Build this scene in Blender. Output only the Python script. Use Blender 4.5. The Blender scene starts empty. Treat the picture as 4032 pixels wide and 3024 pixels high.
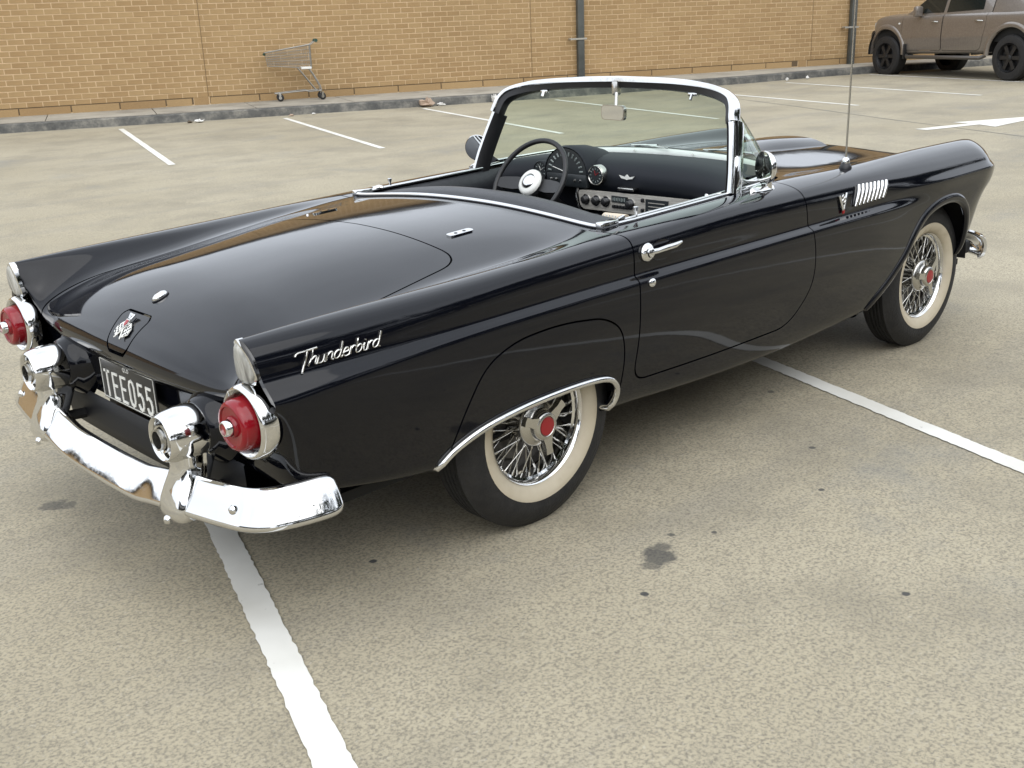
import bpy, bmesh, math, random
import numpy as np
from mathutils import Vector, Matrix, Euler

random.seed(7); rng = np.random.default_rng(7)
SC = bpy.context.scene
COL = SC.collection
R = math.radians

# ------------------------------------------------------------------ camera
cam = bpy.data.cameras.new('camera'); camo = bpy.data.objects.new('camera', cam); COL.objects.link(camo)
CAM = (-2.218, -2.980, 1.523)
yaw, pitch, roll = R(46.466), R(18.486), R(-2.189)
f_ = Vector((math.cos(yaw)*math.cos(pitch), math.sin(yaw)*math.cos(pitch), -math.sin(pitch)))
r0 = Vector((math.sin(yaw), -math.cos(yaw), 0)); u0 = r0.cross(f_)
r_ = math.cos(roll)*r0 + math.sin(roll)*u0; u_ = -math.sin(roll)*r0 + math.cos(roll)*u0
m = Matrix(((r_.x, u_.x, -f_.x, CAM[0]), (r_.y, u_.y, -f_.y, CAM[1]), (r_.z, u_.z, -f_.z, CAM[2]), (0, 0, 0, 1)))
camo.matrix_world = m
cam.sensor_width = 36; cam.lens = 4204.14/4032*36; cam.clip_start = .05; cam.clip_end = 2000
SC.camera = camo

# ------------------------------------------------------------------ sky, sun, exposure
W = bpy.data.worlds.new('World'); SC.world = W; W.use_nodes = True
SUN_EL, SUN_AZ = R(52), R(238)          # azimuth measured from +x towards +y
nt = W.node_tree; nt.nodes.clear()
sky = nt.nodes.new('ShaderNodeTexSky'); sky.sky_type = 'NISHITA'; sky.sun_disc = False
sky.sun_elevation = SUN_EL; sky.sun_rotation = math.pi/2 - SUN_AZ
sky.air_density = 1.0; sky.dust_density = 4.0; sky.ozone_density = 1.0
hs = nt.nodes.new('ShaderNodeHueSaturation'); hs.inputs['Saturation'].default_value = .22
tc = nt.nodes.new('ShaderNodeTexCoord'); no = nt.nodes.new('ShaderNodeTexNoise')
no.inputs['Scale'].default_value = 2.2; no.inputs['Detail'].default_value = 5; no.inputs['Roughness'].default_value = .5
mr = nt.nodes.new('ShaderNodeMapRange'); mr.inputs[1].default_value = .3; mr.inputs[2].default_value = .7
mr.inputs[3].default_value = .84; mr.inputs[4].default_value = 1.16
mx = nt.nodes.new('ShaderNodeMix'); mx.data_type = 'RGBA'; mx.blend_type = 'MIX'; mx.inputs[0].default_value = .80
mx.inputs[7].default_value = (13.2, 14.1, 15.4, 1)       # cloud cover lit evenly from above
vm = nt.nodes.new('ShaderNodeVectorMath'); vm.operation = 'SCALE'
bg = nt.nodes.new('ShaderNodeBackground'); bg.inputs[1].default_value = .12
wo = nt.nodes.new('ShaderNodeOutputWorld')
L = nt.links.new
L(tc.outputs['Generated'], no.inputs['Vector']); L(no.outputs['Fac'], mr.inputs[0])
L(sky.outputs[0], hs.inputs['Color']); L(hs.outputs[0], mx.inputs[6])
L(mx.outputs[2], vm.inputs[0]); L(mr.outputs[0], vm.inputs['Scale'])
L(vm.outputs[0], bg.inputs[0]); L(bg.outputs[0], wo.inputs[0])
sd = bpy.data.lights.new('sun', 'SUN'); sd.energy = 1.5; sd.angle = R(85); sd.color = (1, .96, .9)
so = bpy.data.objects.new('sun', sd); COL.objects.link(so)
sv = Vector((math.cos(SUN_AZ)*math.cos(SUN_EL), math.sin(SUN_AZ)*math.cos(SUN_EL), math.sin(SUN_EL)))
so.rotation_euler = sv.to_track_quat('Z', 'Y').to_euler()
SC.view_settings.view_transform = 'Standard'; SC.view_settings.look = 'None'
SC.view_settings.exposure = 0.12; SC.view_settings.gamma = 1; SC.view_settings.use_curve_mapping = False
try:
    SC.cycles.use_denoising = True; SC.cycles.max_bounces = 10; SC.cycles.glossy_bounces = 6
    SC.cycles.transmission_bounces = 8; SC.cycles.caustics_reflective = False; SC.cycles.caustics_refractive = False
    SC.cycles.sample_clamp_indirect = 6
except Exception: pass

# ------------------------------------------------------------------ helpers
def link(o, parent=None, label=None, cat=None, group=None, kind=None):
    COL.objects.link(o)
    if parent is not None: o.parent = parent
    if label: o['label'] = label
    if cat: o['category'] = cat
    if group: o['group'] = group
    if kind: o['kind'] = kind
    return o
def empty(name, loc=(0,0,0), rz=0, **k):
    o = bpy.data.objects.new(name, None); o.empty_display_size = .2
    o.location = loc; o.rotation_euler = (0,0,rz); return link(o, **k)
def mesh(name, V, F, mat, parent=None, smooth=False, normals=None, **k):
    me = bpy.data.meshes.new(name); me.from_pydata([tuple(map(float, v)) for v in V], [], [tuple(map(int,f)) for f in F])
    me.validate(); me.update()
    if mat: me.materials.append(mat)
    if smooth: me.polygons.foreach_set('use_smooth', [True]*len(me.polygons))
    if normals is not None and len(me.vertices) == len(normals):
        me.normals_split_custom_set_from_vertices([tuple(map(float, n)) for n in normals])
    o = bpy.data.objects.new(name, me); return link(o, parent, **k)
def shade_auto(o, ang=35):
    me = o.data
    bm = bmesh.new(); bm.from_mesh(me)
    for e in bm.edges:
        if len(e.link_faces) == 2: e.smooth = e.calc_face_angle(0) < R(ang)
    for fa in bm.faces: fa.smooth = True
    bm.to_mesh(me); bm.free(); return o
class MB:
    """collects shapes of ONE piece"""
    def __init__(s): s.V = []; s.F = []
    def add(s, V, F):
        b = len(s.V); s.V += [tuple(v) for v in V]; s.F += [tuple(i+b for i in f) for f in F]; return s
    def box(s, c, d, rot=None, bev=0):
        bm = bmesh.new(); bmesh.ops.create_cube(bm, size=1)
        for v in bm.verts: v.co = Vector((v.co.x*d[0], v.co.y*d[1], v.co.z*d[2]))
        if bev: bmesh.ops.bevel(bm, geom=list(bm.edges), offset=bev, segments=2, affect='EDGES', profile=.5)
        M = (rot.to_matrix() if isinstance(rot, Euler) else rot) if rot else Matrix.Identity(3)
        bm.verts.ensure_lookup_table(); bm.verts.index_update()
        s.add([(M @ v.co)+Vector(c) for v in bm.verts], [[v.index for v in f.verts] for f in bm.faces]); bm.free(); return s
    def tube(s, path, r, n=8, cap=True, closed=False):
        P = [Vector(p) for p in path]; rr = r if hasattr(r, '__len__') else [r]*len(P)
        V = []; F = []; up = Vector((0,0,1)); m = len(P); prev = None
        for i, p in enumerate(P):
            a = P[(i-1) % m] if (i > 0 or closed) else p; b = P[(i+1) % m] if (i < m-1 or closed) else p
            t = (b-a).normalized()
            if prev is None:
                x = t.orthogonal().normalized() if abs(t.dot(up)) > .95 else t.cross(up).normalized()
            else: x = (prev - t*prev.dot(t)).normalized()
            prev = x; y = t.cross(x)
            for k in range(n):
                q = 2*math.pi*k/n; V.append(p + (x*math.cos(q)+y*math.sin(q))*rr[i])
        for i in range(m if closed else m-1):
            j = (i+1) % m
            for k in range(n): F.append((i*n+k, i*n+(k+1)%n, j*n+(k+1)%n, j*n+k))
        if cap and not closed: F.append(tuple(range(n))[::-1]); F.append(tuple(range((m-1)*n, m*n)))
        return s.add(V, F)
    def lathe(s, prof, c=(0,0,0), axis='y', n=32, a0=0, a1=2*math.pi, sc=(1,1)):
        """prof: (radius, along-axis) pairs"""
        V = []; F = []; full = abs(a1-a0-2*math.pi) < 1e-6; nn = n if full else n+1
        for (rad, h) in prof:
            for k in range(nn):
                q = a0+(a1-a0)*k/n; a = rad*math.cos(q)*sc[0]; b = rad*math.sin(q)*sc[1]
                v = {'y': (a, h, b), 'x': (h, a, b), 'z': (a, b, h)}[axis]
                V.append((v[0]+c[0], v[1]+c[1], v[2]+c[2]))
        for i in range(len(prof)-1):
            for k in range(n):
                k2 = (k+1) % nn
                F.append((i*nn+k, i*nn+k2, (i+1)*nn+k2, (i+1)*nn+k))
        return s.add(V, F)
    def prism(s, poly, fn, d):
        """poly 2-D outline, fn(a,b,depth)->3D, thickness d"""
        n = len(poly); V = [fn(a, b, 0) for a, b in poly]+[fn(a, b, d) for a, b in poly]
        F = [tuple(range(n))[::-1], tuple(range(n, 2*n))]+[(i, (i+1) % n, n+(i+1) % n, n+i) for i in range(n)]
        return s.add(V, F)
    def build(s, name, mat, parent=None, ang=35, **k):
        o = mesh(name, s.V, s.F, mat, parent, **k)
        bm = bmesh.new(); bm.from_mesh(o.data); bmesh.ops.recalc_face_normals(bm, faces=bm.faces)
        bm.to_mesh(o.data); bm.free()
        return shade_auto(o, ang) if ang else o
def dup(o, parent=None):
    c = o.copy(); COL.objects.link(c); c.parent = parent; return c
def dup_tree(o, parent=None):
    c = dup(o, parent)
    for ch in list(o.children): dup_tree(ch, c)
    return c
def pchip(xs, ys, x):
    xs = np.asarray(xs, float); ys = np.asarray(ys, float); x = np.atleast_1d(np.asarray(x, float))
    h = np.diff(xs); d = np.diff(ys)/h; mm = np.zeros(len(xs)); mm[0] = d[0]; mm[-1] = d[-1]
    for i in range(1, len(xs)-1):
        if d[i-1]*d[i] > 0:
            w1 = 2*h[i]+h[i-1]; w2 = h[i]+2*h[i-1]; mm[i] = (w1+w2)/(w1/d[i-1]+w2/d[i])
    i = np.clip(np.searchsorted(xs, x)-1, 0, len(xs)-2); xc = np.clip(x, xs[0], xs[-1])
    t = (xc-xs[i])/h[i]
    return (2*t**3-3*t**2+1)*ys[i]+(t**3-2*t**2+t)*h[i]*mm[i]+(-2*t**3+3*t**2)*ys[i+1]+(t**3-t**2)*h[i]*mm[i+1]
def smooth_path(pts, n=6, closed=False):
    P = [np.array(p, float) for p in pts]; out = []; m = len(P)
    for i in range(m if closed else m-1):
        p0 = P[(i-1) % m] if (closed or i > 0) else 2*P[0]-P[1]; p1 = P[i]; p2 = P[(i+1) % m]
        p3 = P[(i+2) % m] if (closed or i < m-2) else 2*P[-1]-P[-2]
        for k in range(n):
            t = k/n; out.append(.5*((2*p1)+(-p0+p2)*t+(2*p0-5*p1+4*p2-p3)*t*t+(-p0+3*p1-3*p2+p3)*t**3))
    if not closed: out.append(P[-1])
    return out
def sdpoly(px, py, poly):
    """signed distance (negative inside) of arrays to a closed polygon"""
    poly = np.asarray(poly, float); d = np.full(px.shape, 1e9); ins = np.zeros(px.shape, bool)
    for i in range(len(poly)):
        a = poly[i]; b = poly[(i+1) % len(poly)]; e = b-a; wx = px-a[0]; wy = py-a[1]
        t = np.clip((wx*e[0]+wy*e[1])/max(e@e, 1e-12), 0, 1)
        d = np.minimum(d, (wx-e[0]*t)**2+(wy-e[1]*t)**2)
        c1 = (a[1] <= py) & (b[1] > py); c2 = (a[1] > py) & (b[1] <= py); cr = e[0]*wy-e[1]*wx
        ins ^= (c1 & (cr > 0)) | (c2 & (cr < 0))
    return np.where(ins, -1, 1)*np.sqrt(d)
def round_poly(pts, radii, n=6):
    out = []; m = len(pts)
    for i in range(m):
        p = np.array(pts[i], float); a = np.array(pts[i-1], float)-p; b = np.array(pts[(i+1) % m], float)-p
        r = radii[i] if hasattr(radii, '__len__') else radii
        if r <= 0: out.append(p); continue
        la, lb = np.linalg.norm(a), np.linalg.norm(b); a /= la; b /= lb; t = min(r, .49*la, .49*lb)
        for k in range(n+1):
            s_ = k/n; out.append((1-s_)**2*(p+a*t)+2*s_*(1-s_)*p+s_*s_*(p+b*t))
    return out

# ------------------------------------------------------------------ materials
def mat(name, col=(.5,.5,.5), rough=.5, metal=0, **kw):
    M = bpy.data.materials.new(name); M.use_nodes = True; b = M.node_tree.nodes['Principled BSDF']
    b.inputs['Base Color'].default_value = (*col, 1); b.inputs['Roughness'].default_value = rough; b.inputs['Metallic'].default_value = metal
    for k, v in kw.items(): b.inputs[k].default_value = v
    return M
def N(M, t, **kw):
    n = M.node_tree.nodes.new(t)
    for k, v in kw.items():
        if k.startswith('_'): setattr(n, k[1:], v)
        else: n.inputs[k.replace('_', ' ')].default_value = v
    return n
def noise_col(M, cols, scale, detail=6, rough=.6, coord='Object', stretch=None, pos=None, bump=0, bumpscale=None, rrange=None):
    """noise -> colour ramp into Base Color (+bump, + roughness)"""
    nt = M.node_tree; b = nt.nodes['Principled BSDF']; Lk = nt.links.new
    tc = N(M, 'ShaderNodeTexCoord'); mp = N(M, 'ShaderNodeMapping')
    if stretch: mp.inputs['Scale'].default_value = stretch
    Lk(tc.outputs[coord], mp.inputs[0])
    no = N(M, 'ShaderNodeTexNoise', Scale=scale, Detail=detail, Roughness=rough); Lk(mp.outputs[0], no.inputs['Vector'])
    rp = N(M, 'ShaderNodeValToRGB'); Lk(no.outputs['Fac'], rp.inputs[0])
    e = rp.color_ramp.elements; pos = pos or [.35+.3*i/(len(cols)-1) for i in range(len(cols))]
    while len(e) < len(cols): e.new(.5)
    for i, (p, c) in enumerate(zip(pos, cols)): e[i].position = p; e[i].color = (*c, 1)
    Lk(rp.outputs[0], b.inputs['Base Color'])
    if bump:
        n2 = N(M, 'ShaderNodeTexNoise', Scale=bumpscale or scale*4, Detail=4); Lk(mp.outputs[0], n2.inputs['Vector'])
        bp = N(M, 'ShaderNodeBump', Strength=bump, Distance=.01); Lk(n2.outputs['Fac'], bp.inputs['Height']); Lk(bp.outputs[0], b.inputs['Normal'])
    if rrange:
        mr = N(M, 'ShaderNodeMapRange'); mr.inputs[3].default_value, mr.inputs[4].default_value = rrange
        Lk(no.outputs['Fac'], mr.inputs[0]); Lk(mr.outputs[0], b.inputs['Roughness'])
    return M

PAINT = mat('black_navy_paint', (.003,.0035,.006), .03, IOR=1.41)
def _paint():
    nt = PAINT.node_tree; b = nt.nodes['Principled BSDF']; Lk = nt.links.new
    tc = N(PAINT, 'ShaderNodeTexCoord')
    a = N(PAINT, 'ShaderNodeTexNoise', Scale=3.5, Detail=3); Lk(tc.outputs['Object'], a.inputs['Vector'])
    d = N(PAINT, 'ShaderNodeTexNoise', Scale=420, Detail=2); Lk(tc.outputs['Object'], d.inputs['Vector'])
    r1 = N(PAINT, 'ShaderNodeMapRange'); r1.inputs[1].default_value = .6; r1.inputs[2].default_value = .78; r1.inputs[3].default_value = 0; r1.inputs[4].default_value = .16
    Lk(d.outputs['Fac'], r1.inputs[0])
    mx = N(PAINT, 'ShaderNodeMix', _data_type='RGBA'); mx.inputs[6].default_value = (.0028,.0033,.0058,1); mx.inputs[7].default_value = (.06,.058,.052,1)
    Lk(r1.outputs[0], mx.inputs[0]); Lk(mx.outputs[2], b.inputs['Base Color'])
    r2 = N(PAINT, 'ShaderNodeMapRange'); r2.inputs[3].default_value = .03; r2.inputs[4].default_value = .075
    Lk(a.outputs['Fac'], r2.inputs[0]); Lk(r2.outputs[0], b.inputs['Roughness'])
    w = N(PAINT, 'ShaderNodeTexNoise', Scale=5, Detail=2); Lk(tc.outputs['Object'], w.inputs['Vector'])
    bp = N(PAINT, 'ShaderNodeBump', Strength=.12, Distance=.004); Lk(w.outputs['Fac'], bp.inputs['Height']); Lk(bp.outputs[0], b.inputs['Normal'])
_paint()
CHROME = mat('chrome', (.70,.70,.695), .045, 1)
def _chrome():
    nt = CHROME.node_tree; b = nt.nodes['Principled BSDF']; Lk = nt.links.new
    tc = N(CHROME, 'ShaderNodeTexCoord'); a = N(CHROME, 'ShaderNodeTexNoise', Scale=60, Detail=5); Lk(tc.outputs['Object'], a.inputs['Vector'])
    r2 = N(CHROME, 'ShaderNodeMapRange'); r2.inputs[1].default_value = .4; r2.inputs[2].default_value = .75; r2.inputs[3].default_value = .03; r2.inputs[4].default_value = .13
    Lk(a.outputs['Fac'], r2.inputs[0]); Lk(r2.outputs[0], b.inputs['Roughness'])
    w = N(CHROME, 'ShaderNodeTexNoise', Scale=14, Detail=1); Lk(tc.outputs['Object'], w.inputs['Vector'])
    bp = N(CHROME, 'ShaderNodeBump', Strength=.035, Distance=.004); Lk(w.outputs['Fac'], bp.inputs['Height']); Lk(bp.outputs[0], b.inputs['Normal'])
_chrome()
STEEL = mat('dull_steel', (.55,.54,.51), .24, 1)
BLACKP = mat('black_plastic', (.012,.012,.013), .4)
VINYL = noise_col(mat('black_vinyl', (.012,.013,.016), .42), [(.008,.009,.012),(.016,.017,.021)], 30, bump=.15, bumpscale=220)
RUBBER = noise_col(mat('tyre_rubber', (.012,.012,.012), .6), [(.007,.007,.008),(.017,.016,.015)], 25, bump=.3, bumpscale=90, rrange=(.6,.8))
WHITEWALL = noise_col(mat('cream_whitewall', (.62,.56,.43), .55), [(.36,.30,.21),(.50,.44,.33),(.56,.50,.39)], 7, pos=[.25,.45,.7])
REDLENS = mat('red_lens', (.22,.004,.010), .10)
REDENAMEL = mat('red_enamel', (.30,.012,.016), .3)
CLEARLENS = mat('frosted_lens', (.34,.335,.30), .22, 0, IOR=1.4)
noise_col(CLEARLENS, [(.16,.155,.14),(.40,.395,.36),(.55,.54,.50)], 60, 2, .5, stretch=(1,1,.12), pos=[.3,.5,.7], bump=.5, bumpscale=160)
GLASS = mat('green_glass', (.86,.95,.90), .0, 0, **{'Transmission Weight': 1.0, 'IOR': 1.02})
def _thin_glass():
    nt = GLASS.node_tree; nt.nodes.clear(); Lk = nt.links.new
    o = nt.nodes.new('ShaderNodeOutputMaterial'); t = nt.nodes.new('ShaderNodeBsdfTransparent'); t.inputs[0].default_value = (.80,.88,.81,1)
    g = nt.nodes.new('ShaderNodeBsdfGlossy'); g.inputs['Roughness'].default_value = .01
    fr = nt.nodes.new('ShaderNodeFresnel'); fr.inputs[0].default_value = 1.5
    ge = nt.nodes.new('ShaderNodeNewGeometry'); mr = nt.nodes.new('ShaderNodeMapRange'); mr.inputs[3].default_value = 1.5; mr.inputs[4].default_value = 1/1.5; Lk(ge.outputs['Backfacing'], mr.inputs[0]); Lk(mr.outputs[0], fr.inputs[0])
    ms = nt.nodes.new('ShaderNodeMixShader'); Lk(fr.outputs[0], ms.inputs[0]); Lk(t.outputs[0], ms.inputs[1]); Lk(g.outputs[0], ms.inputs[2])
    Lk(ms.outputs[0], o.inputs[0])
_thin_glass()
MIRROR = mat('mirror_glass', (.75,.76,.76), .03, 1)
WHITE = mat('white_enamel', (.72,.72,.68), .35)
CREAM = mat('cream_plastic', (.55,.47,.36), .4)
PLATEBLK = mat('plate_black', (.014,.014,.014), .35)
DIALM = mat('dial_face', (.02,.024,.026), .35)
DIALW = mat('dial_marks', (.22,.25,.24), .5)
PAD = mat('dash_pad', (.010,.012,.017), .6, **{'Specular IOR Level': .3})
ALUM = noise_col(mat('brushed_aluminium', (.55,.53,.48), .35, .3), [(.42,.40,.36),(.60,.57,.51)], 18, stretch=(1,1,12))

# ------------------------------------------------------------------ ground and setting
def g(x, y):
    s = -.035+.010*x+.009*y
    return .5*(s+math.sqrt(s*s+.0004))
CONC = mat('worn_concrete', (.36,.33,.26), .85)
def _concrete():
    M = CONC; nt = M.node_tree; b = nt.nodes['Principled BSDF']; Lk = nt.links.new
    tc = N(M, 'ShaderNodeTexCoord'); obj = tc.outputs['Object']
    def noise(scale, detail, rough, st=None, rot=0, lac=2):
        mp = N(M, 'ShaderNodeMapping'); Lk(obj, mp.inputs[0])
        if st: mp.inputs['Scale'].default_value = st
        mp.inputs['Rotation'].default_value = (0,0,rot)
        n = N(M, 'ShaderNodeTexNoise', Scale=scale, Detail=detail, Roughness=rough); Lk(mp.outputs[0], n.inputs['Vector']); return n.outputs['Fac']
    def rng_(src, a, b_, c, d):
        r = N(M, 'ShaderNodeMapRange'); r.inputs[1].default_value, r.inputs[2].default_value, r.inputs[3].default_value, r.inputs[4].default_value = a, b_, c, d
        Lk(src, r.inputs[0]); return r.outputs[0]
    def mixc(fac, A, B, mode='MIX'):
        x = N(M, 'ShaderNodeMix', _data_type='RGBA', _blend_type=mode)
        if isinstance(fac, float): x.inputs[0].default_value = fac
        else: Lk(fac, x.inputs[0])
        for i, c in ((6, A), (7, B)):
            if isinstance(c, tuple): x.inputs[i].default_value = (*c, 1)
            else: Lk(c, x.inputs[i])
        return x.outputs[2]
    big = rng_(noise(.35, 4, .55), .35, .65, 0, 1)
    c = mixc(big, (.332,.290,.200), (.395,.350,.252))
    med = rng_(noise(1.1, 7, .68), .46, .72, 0, .85)
    c = mixc(med, c, (.212,.187,.133))
    # streaky wear marks of tyres running along the bays
    st = rng_(noise(1.2, 4, .6, (.35,2.2,1), R(19)), .5, .78, 0, .5)
    c = mixc(st, c, (.22,.205,.175))
    # fine grain and dark pits
    fine = noise(105, 4, .6)
    c = mixc(rng_(fine, .36, .66, 0, .55), (.185,.17,.138), c) if False else mixc(rng_(fine, .36, .56, .75, 0), c, (.150,.134,.103))
    sp = rng_(noise(140, 3, .6), .62, .70, 0, .8)
    c = mixc(sp, c, (.10,.094,.08))
    lt = rng_(noise(70, 3, .6), .60, .75, 0, .45)
    c = mixc(lt, c, (.50,.465,.385))
    # blue grey grime patches
    gr = rng_(noise(.8, 6, .7, (1,1,1), .7), .58, .80, 0, .65)
    c = mixc(gr, c, (.17,.175,.17))
    # spots of oil and gum where the photograph has them
    warp = N(M, 'ShaderNodeTexNoise', Scale=22, Detail=3); Lk(obj, warp.inputs['Vector'])
    tot = None
    for (x, y, r, amt) in SPOTS:
        d = N(M, 'ShaderNodeVectorMath', _operation='DISTANCE'); Lk(obj, d.inputs[0]); d.inputs[1].default_value = (x, y, 0)
        a = N(M, 'ShaderNodeMath', _operation='MULTIPLY_ADD'); Lk(warp.outputs['Fac'], a.inputs[0]); a.inputs[1].default_value = -1.6*r; a.inputs[2].default_value = .8*r
        s = N(M, 'ShaderNodeMath', _operation='ADD'); Lk(d.outputs['Value'], s.inputs[0]); Lk(a.outputs[0], s.inputs[1])
        f = rng_(s.outputs[0], r*.75, r*1.1, amt, 0)
        if tot is None: tot = f
        else:
            mm = N(M, 'ShaderNodeMath', _operation='MAXIMUM'); Lk(tot, mm.inputs[0]); Lk(f, mm.inputs[1]); tot = mm.outputs[0]
    c = mixc(tot, c, (.035,.037,.04))
    Lk(c, b.inputs['Base Color'])
    bp = N(M, 'ShaderNodeBump', Strength=.35, Distance=.004); Lk(fine, bp.inputs['Height']); Lk(bp.outputs[0], b.inputs['Normal'])
    Lk(rng_(med, 0, 1, .9, .72), b.inputs['Roughness'])
SPOTS = [(-.537,-.57,.013,.95),(.06,-1.19,.055,.75),(.11,-1.16,.035,.65),(.0,-1.21,.03,.6),(-.14,-1.30,.011,.9),(.80,-1.30,.011,.85),(1.11,-1.08,.013,.8),(.34,-1.83,.012,.9),
         (.30,-1.22,.010,.8),(.20,-1.13,.012,.7),(-.77,-.16,.010,.8),(-1.04,.60,.045,.6),(-1.0,.56,.03,.5),(1.55,-.62,.016,.6)]
_concrete()
def grid_sheet(xs, ys):
    V = [(x, y, g(x, y)) for y in ys for x in xs]; n = len(xs)
    F = [(j*n+i, j*n+i+1, (j+1)*n+i+1, (j+1)*n+i) for j in range(len(ys)-1) for i in range(n-1)]
    return V, F
ax = [-300,-120,-60,-30,-16]+list(np.arange(-10, 34, 1.0))+[40,55,90,160,320]
V, F = grid_sheet(ax, ax); mesh('ground', V, F, CONC, smooth=True, kind='structure')

LINE = mat('white_road_paint', (.66,.65,.60), .7)
def _line():
    M = LINE; nt = M.node_tree; b = nt.nodes['Principled BSDF']; Lk = nt.links.new
    tc = N(M, 'ShaderNodeTexCoord')
    a = N(M, 'ShaderNodeTexNoise', Scale=30, Detail=6, Roughness=.7); Lk(tc.outputs['Object'], a.inputs['Vector'])
    c = N(M, 'ShaderNodeTexNoise', Scale=2.5, Detail=4); Lk(tc.outputs['Object'], c.inputs['Vector'])
    r = N(M, 'ShaderNodeMapRange'); r.inputs[1].default_value = .66; r.inputs[2].default_value = .74; Lk(a.outputs['Fac'], r.inputs[0])
    r2 = N(M, 'ShaderNodeValToRGB'); Lk(c.outputs['Fac'], r2.inputs[0]); e = r2.color_ramp.elements
    e[0].position = .3; e[0].color = (.56,.545,.49,1); e[1].position = .65; e[1].color = (.70,.69,.64,1)
    mx = N(M, 'ShaderNodeMix', _data_type='RGBA'); Lk(r.outputs[0], mx.inputs[0]); Lk(r2.outputs[0], mx.inputs[6]); mx.inputs[7].default_value = (.25,.24,.2,1)
    Lk(mx.outputs[2], b.inputs['Base Color'])
_line()
def strip(p, q, w, name='painted_bay_line', jag=True):
    p = np.array(p); q = np.array(q); ln = np.linalg.norm(q-p); d = (q-p)/ln; n = np.array([-d[1], d[0]]); k = max(2, int(ln/.02)) if jag else 2
    V = []
    for i in range(k+1):
        c = p+(q-p)*i/k
        for s in (-1, 1):
            e = c+n*s*(w/2+(rng.uniform(-.0035,.0025) if jag else 0)); V.append((e[0], e[1], g(*e)+.004))
    F = [(2*i, 2*i+2, 2*i+3, 2*i+1) for i in range(k)]
    return mesh(name, V, F, LINE, kind='structure')
dl = np.array([-.3305,-.9438])
for a, b in (((5.72,14.52),(3.92,9.29)),((8.14,13.35),(6.29,8.22)),((10.44,12.38),(8.62,7.25)),((12.75,11.3),(11.10,6.45)),((15.3,10.2),(13.70,5.65)),((17.70,9.45),(16.02,4.71)),((20.3,9.0),(18.5,3.9))):
    strip(a, b, .085)
for k in range(-2, 4):
    base = np.array([-.655+2.59*.9438*k, .214-2.59*.3305*k]); st = base-dl*(.35-base[1])/.9438 if k else base-dl*.5
    strip(base-dl*(.4 if k else .55), base+dl*5.2, .085)
for k in range(-3, 6):      # the next row of bays behind the camera, mirrored in the door
    base = np.array([-.655+2.59*.9438*k, .214-2.59*.3305*k])+dl*11.5; strip(base, base+dl*5.2, .085, jag=False)
ar = [(11.06,3.42),(11.95,3.12),(11.98,3.34),(13.35,2.62),(11.72,2.68),(11.88,2.95),(11.02,3.24)]
mesh('painted_arrow', [(x, y, g(x, y)+.004) for x, y in ar], [(0,1,5,6),(1,2,3),(1,3,5),(3,4,5)], LINE, kind='structure')
GUM = mat('joint_filler', (.21,.20,.17), .9)
cr = smooth_path([(14.3,8.6),(13.22,6.457),(12.13,4.458),(11.5,3.2),(9.6,-.6)], 8)
V = []; 
for i, c in enumerate(cr):
    d = (cr[min(i+1, len(cr)-1)]-cr[max(i-1, 0)]); d = d/np.linalg.norm(d); n = np.array([-d[1], d[0]])
    for s in (-1, 1): e = c+n*s*.013*rng.uniform(.5,1.4); V.append((e[0], e[1], g(*e)+.003))
mesh('joint_line', V, [(2*i, 2*i+2, 2*i+3, 2*i+1) for i in range(len(cr)-1)], GUM, kind='structure')

# wall frame
WA = math.atan(-.434); WD = np.array([math.cos(WA), math.sin(WA)]); WN = np.array([math.sin(WA), -math.cos(WA)]); WP = np.array([4.9,17.45])
def wpt(u, v, h):
    p = WP+WD*u+WN*v; return (p[0], p[1], g(*p)+.14+h)
KP = [np.array(p) for p in ((4.27,15.89),(7.58,14.26),(12.29,11.99),(17.06,10.23),(19.9,9.47))]
KU = [(p-WP)@WD for p in KP]; KV = [(p-WP)@WN for p in KP]
KU = [-30]+KU+[26,45]; KV = [KV[0]]+KV+[KV[-1]+.1,KV[-1]+.1]
def kerb_v(u): return float(pchip(KU, KV, u)[0])
KERBM = noise_col(mat('stained_kerb', (.16,.15,.13), .9), [(.035,.037,.037),(.10,.098,.09),(.25,.235,.20)], 3.2, 8, .75, pos=[.3,.5,.70], bump=.5, bumpscale=20)
PATHM = noise_col(mat('footpath_concrete', (.30,.27,.22), .9), [(.22,.20,.165),(.31,.285,.235),(.37,.345,.29)], 1.3, 7, .65, bump=.3, bumpscale=40)
us = list(np.arange(-30, 36, .4)); V = []; F = []
prof = [(0,-.14),(-.03,-.02),(-.055,-.004),(-.085,0),(-.22,0),(-.22,-.2)]
for u in us:
    kv = kerb_v(u)
    for (a, h) in prof:
        jit = rng.normal(0, .006)
        V.append(wpt(u, kv+a+(jit if h > -.03 and a > -.1 else 0), h+(jit*.3 if h > -.03 else 0)))
m_ = len(prof)
for i in range(len(us)-1):
    for k in range(m_-1): F.append((i*m_+k, (i+1)*m_+k, (i+1)*m_+k+1, i*m_+k+1))
mesh('kerb', V, F, KERBM, smooth=False, kind='structure')
fp = empty('footpath', kind='structure'); u = -30.0; slabs = []
edges = [-30,-25,-20,-15,-10,-7,-5,-3.4,-1.7,.75,2.55,4.25,6.0,7.6,9.4,11.2,13.0,14.9,16.8,18.7,20.6,23,26,30,35]
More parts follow.
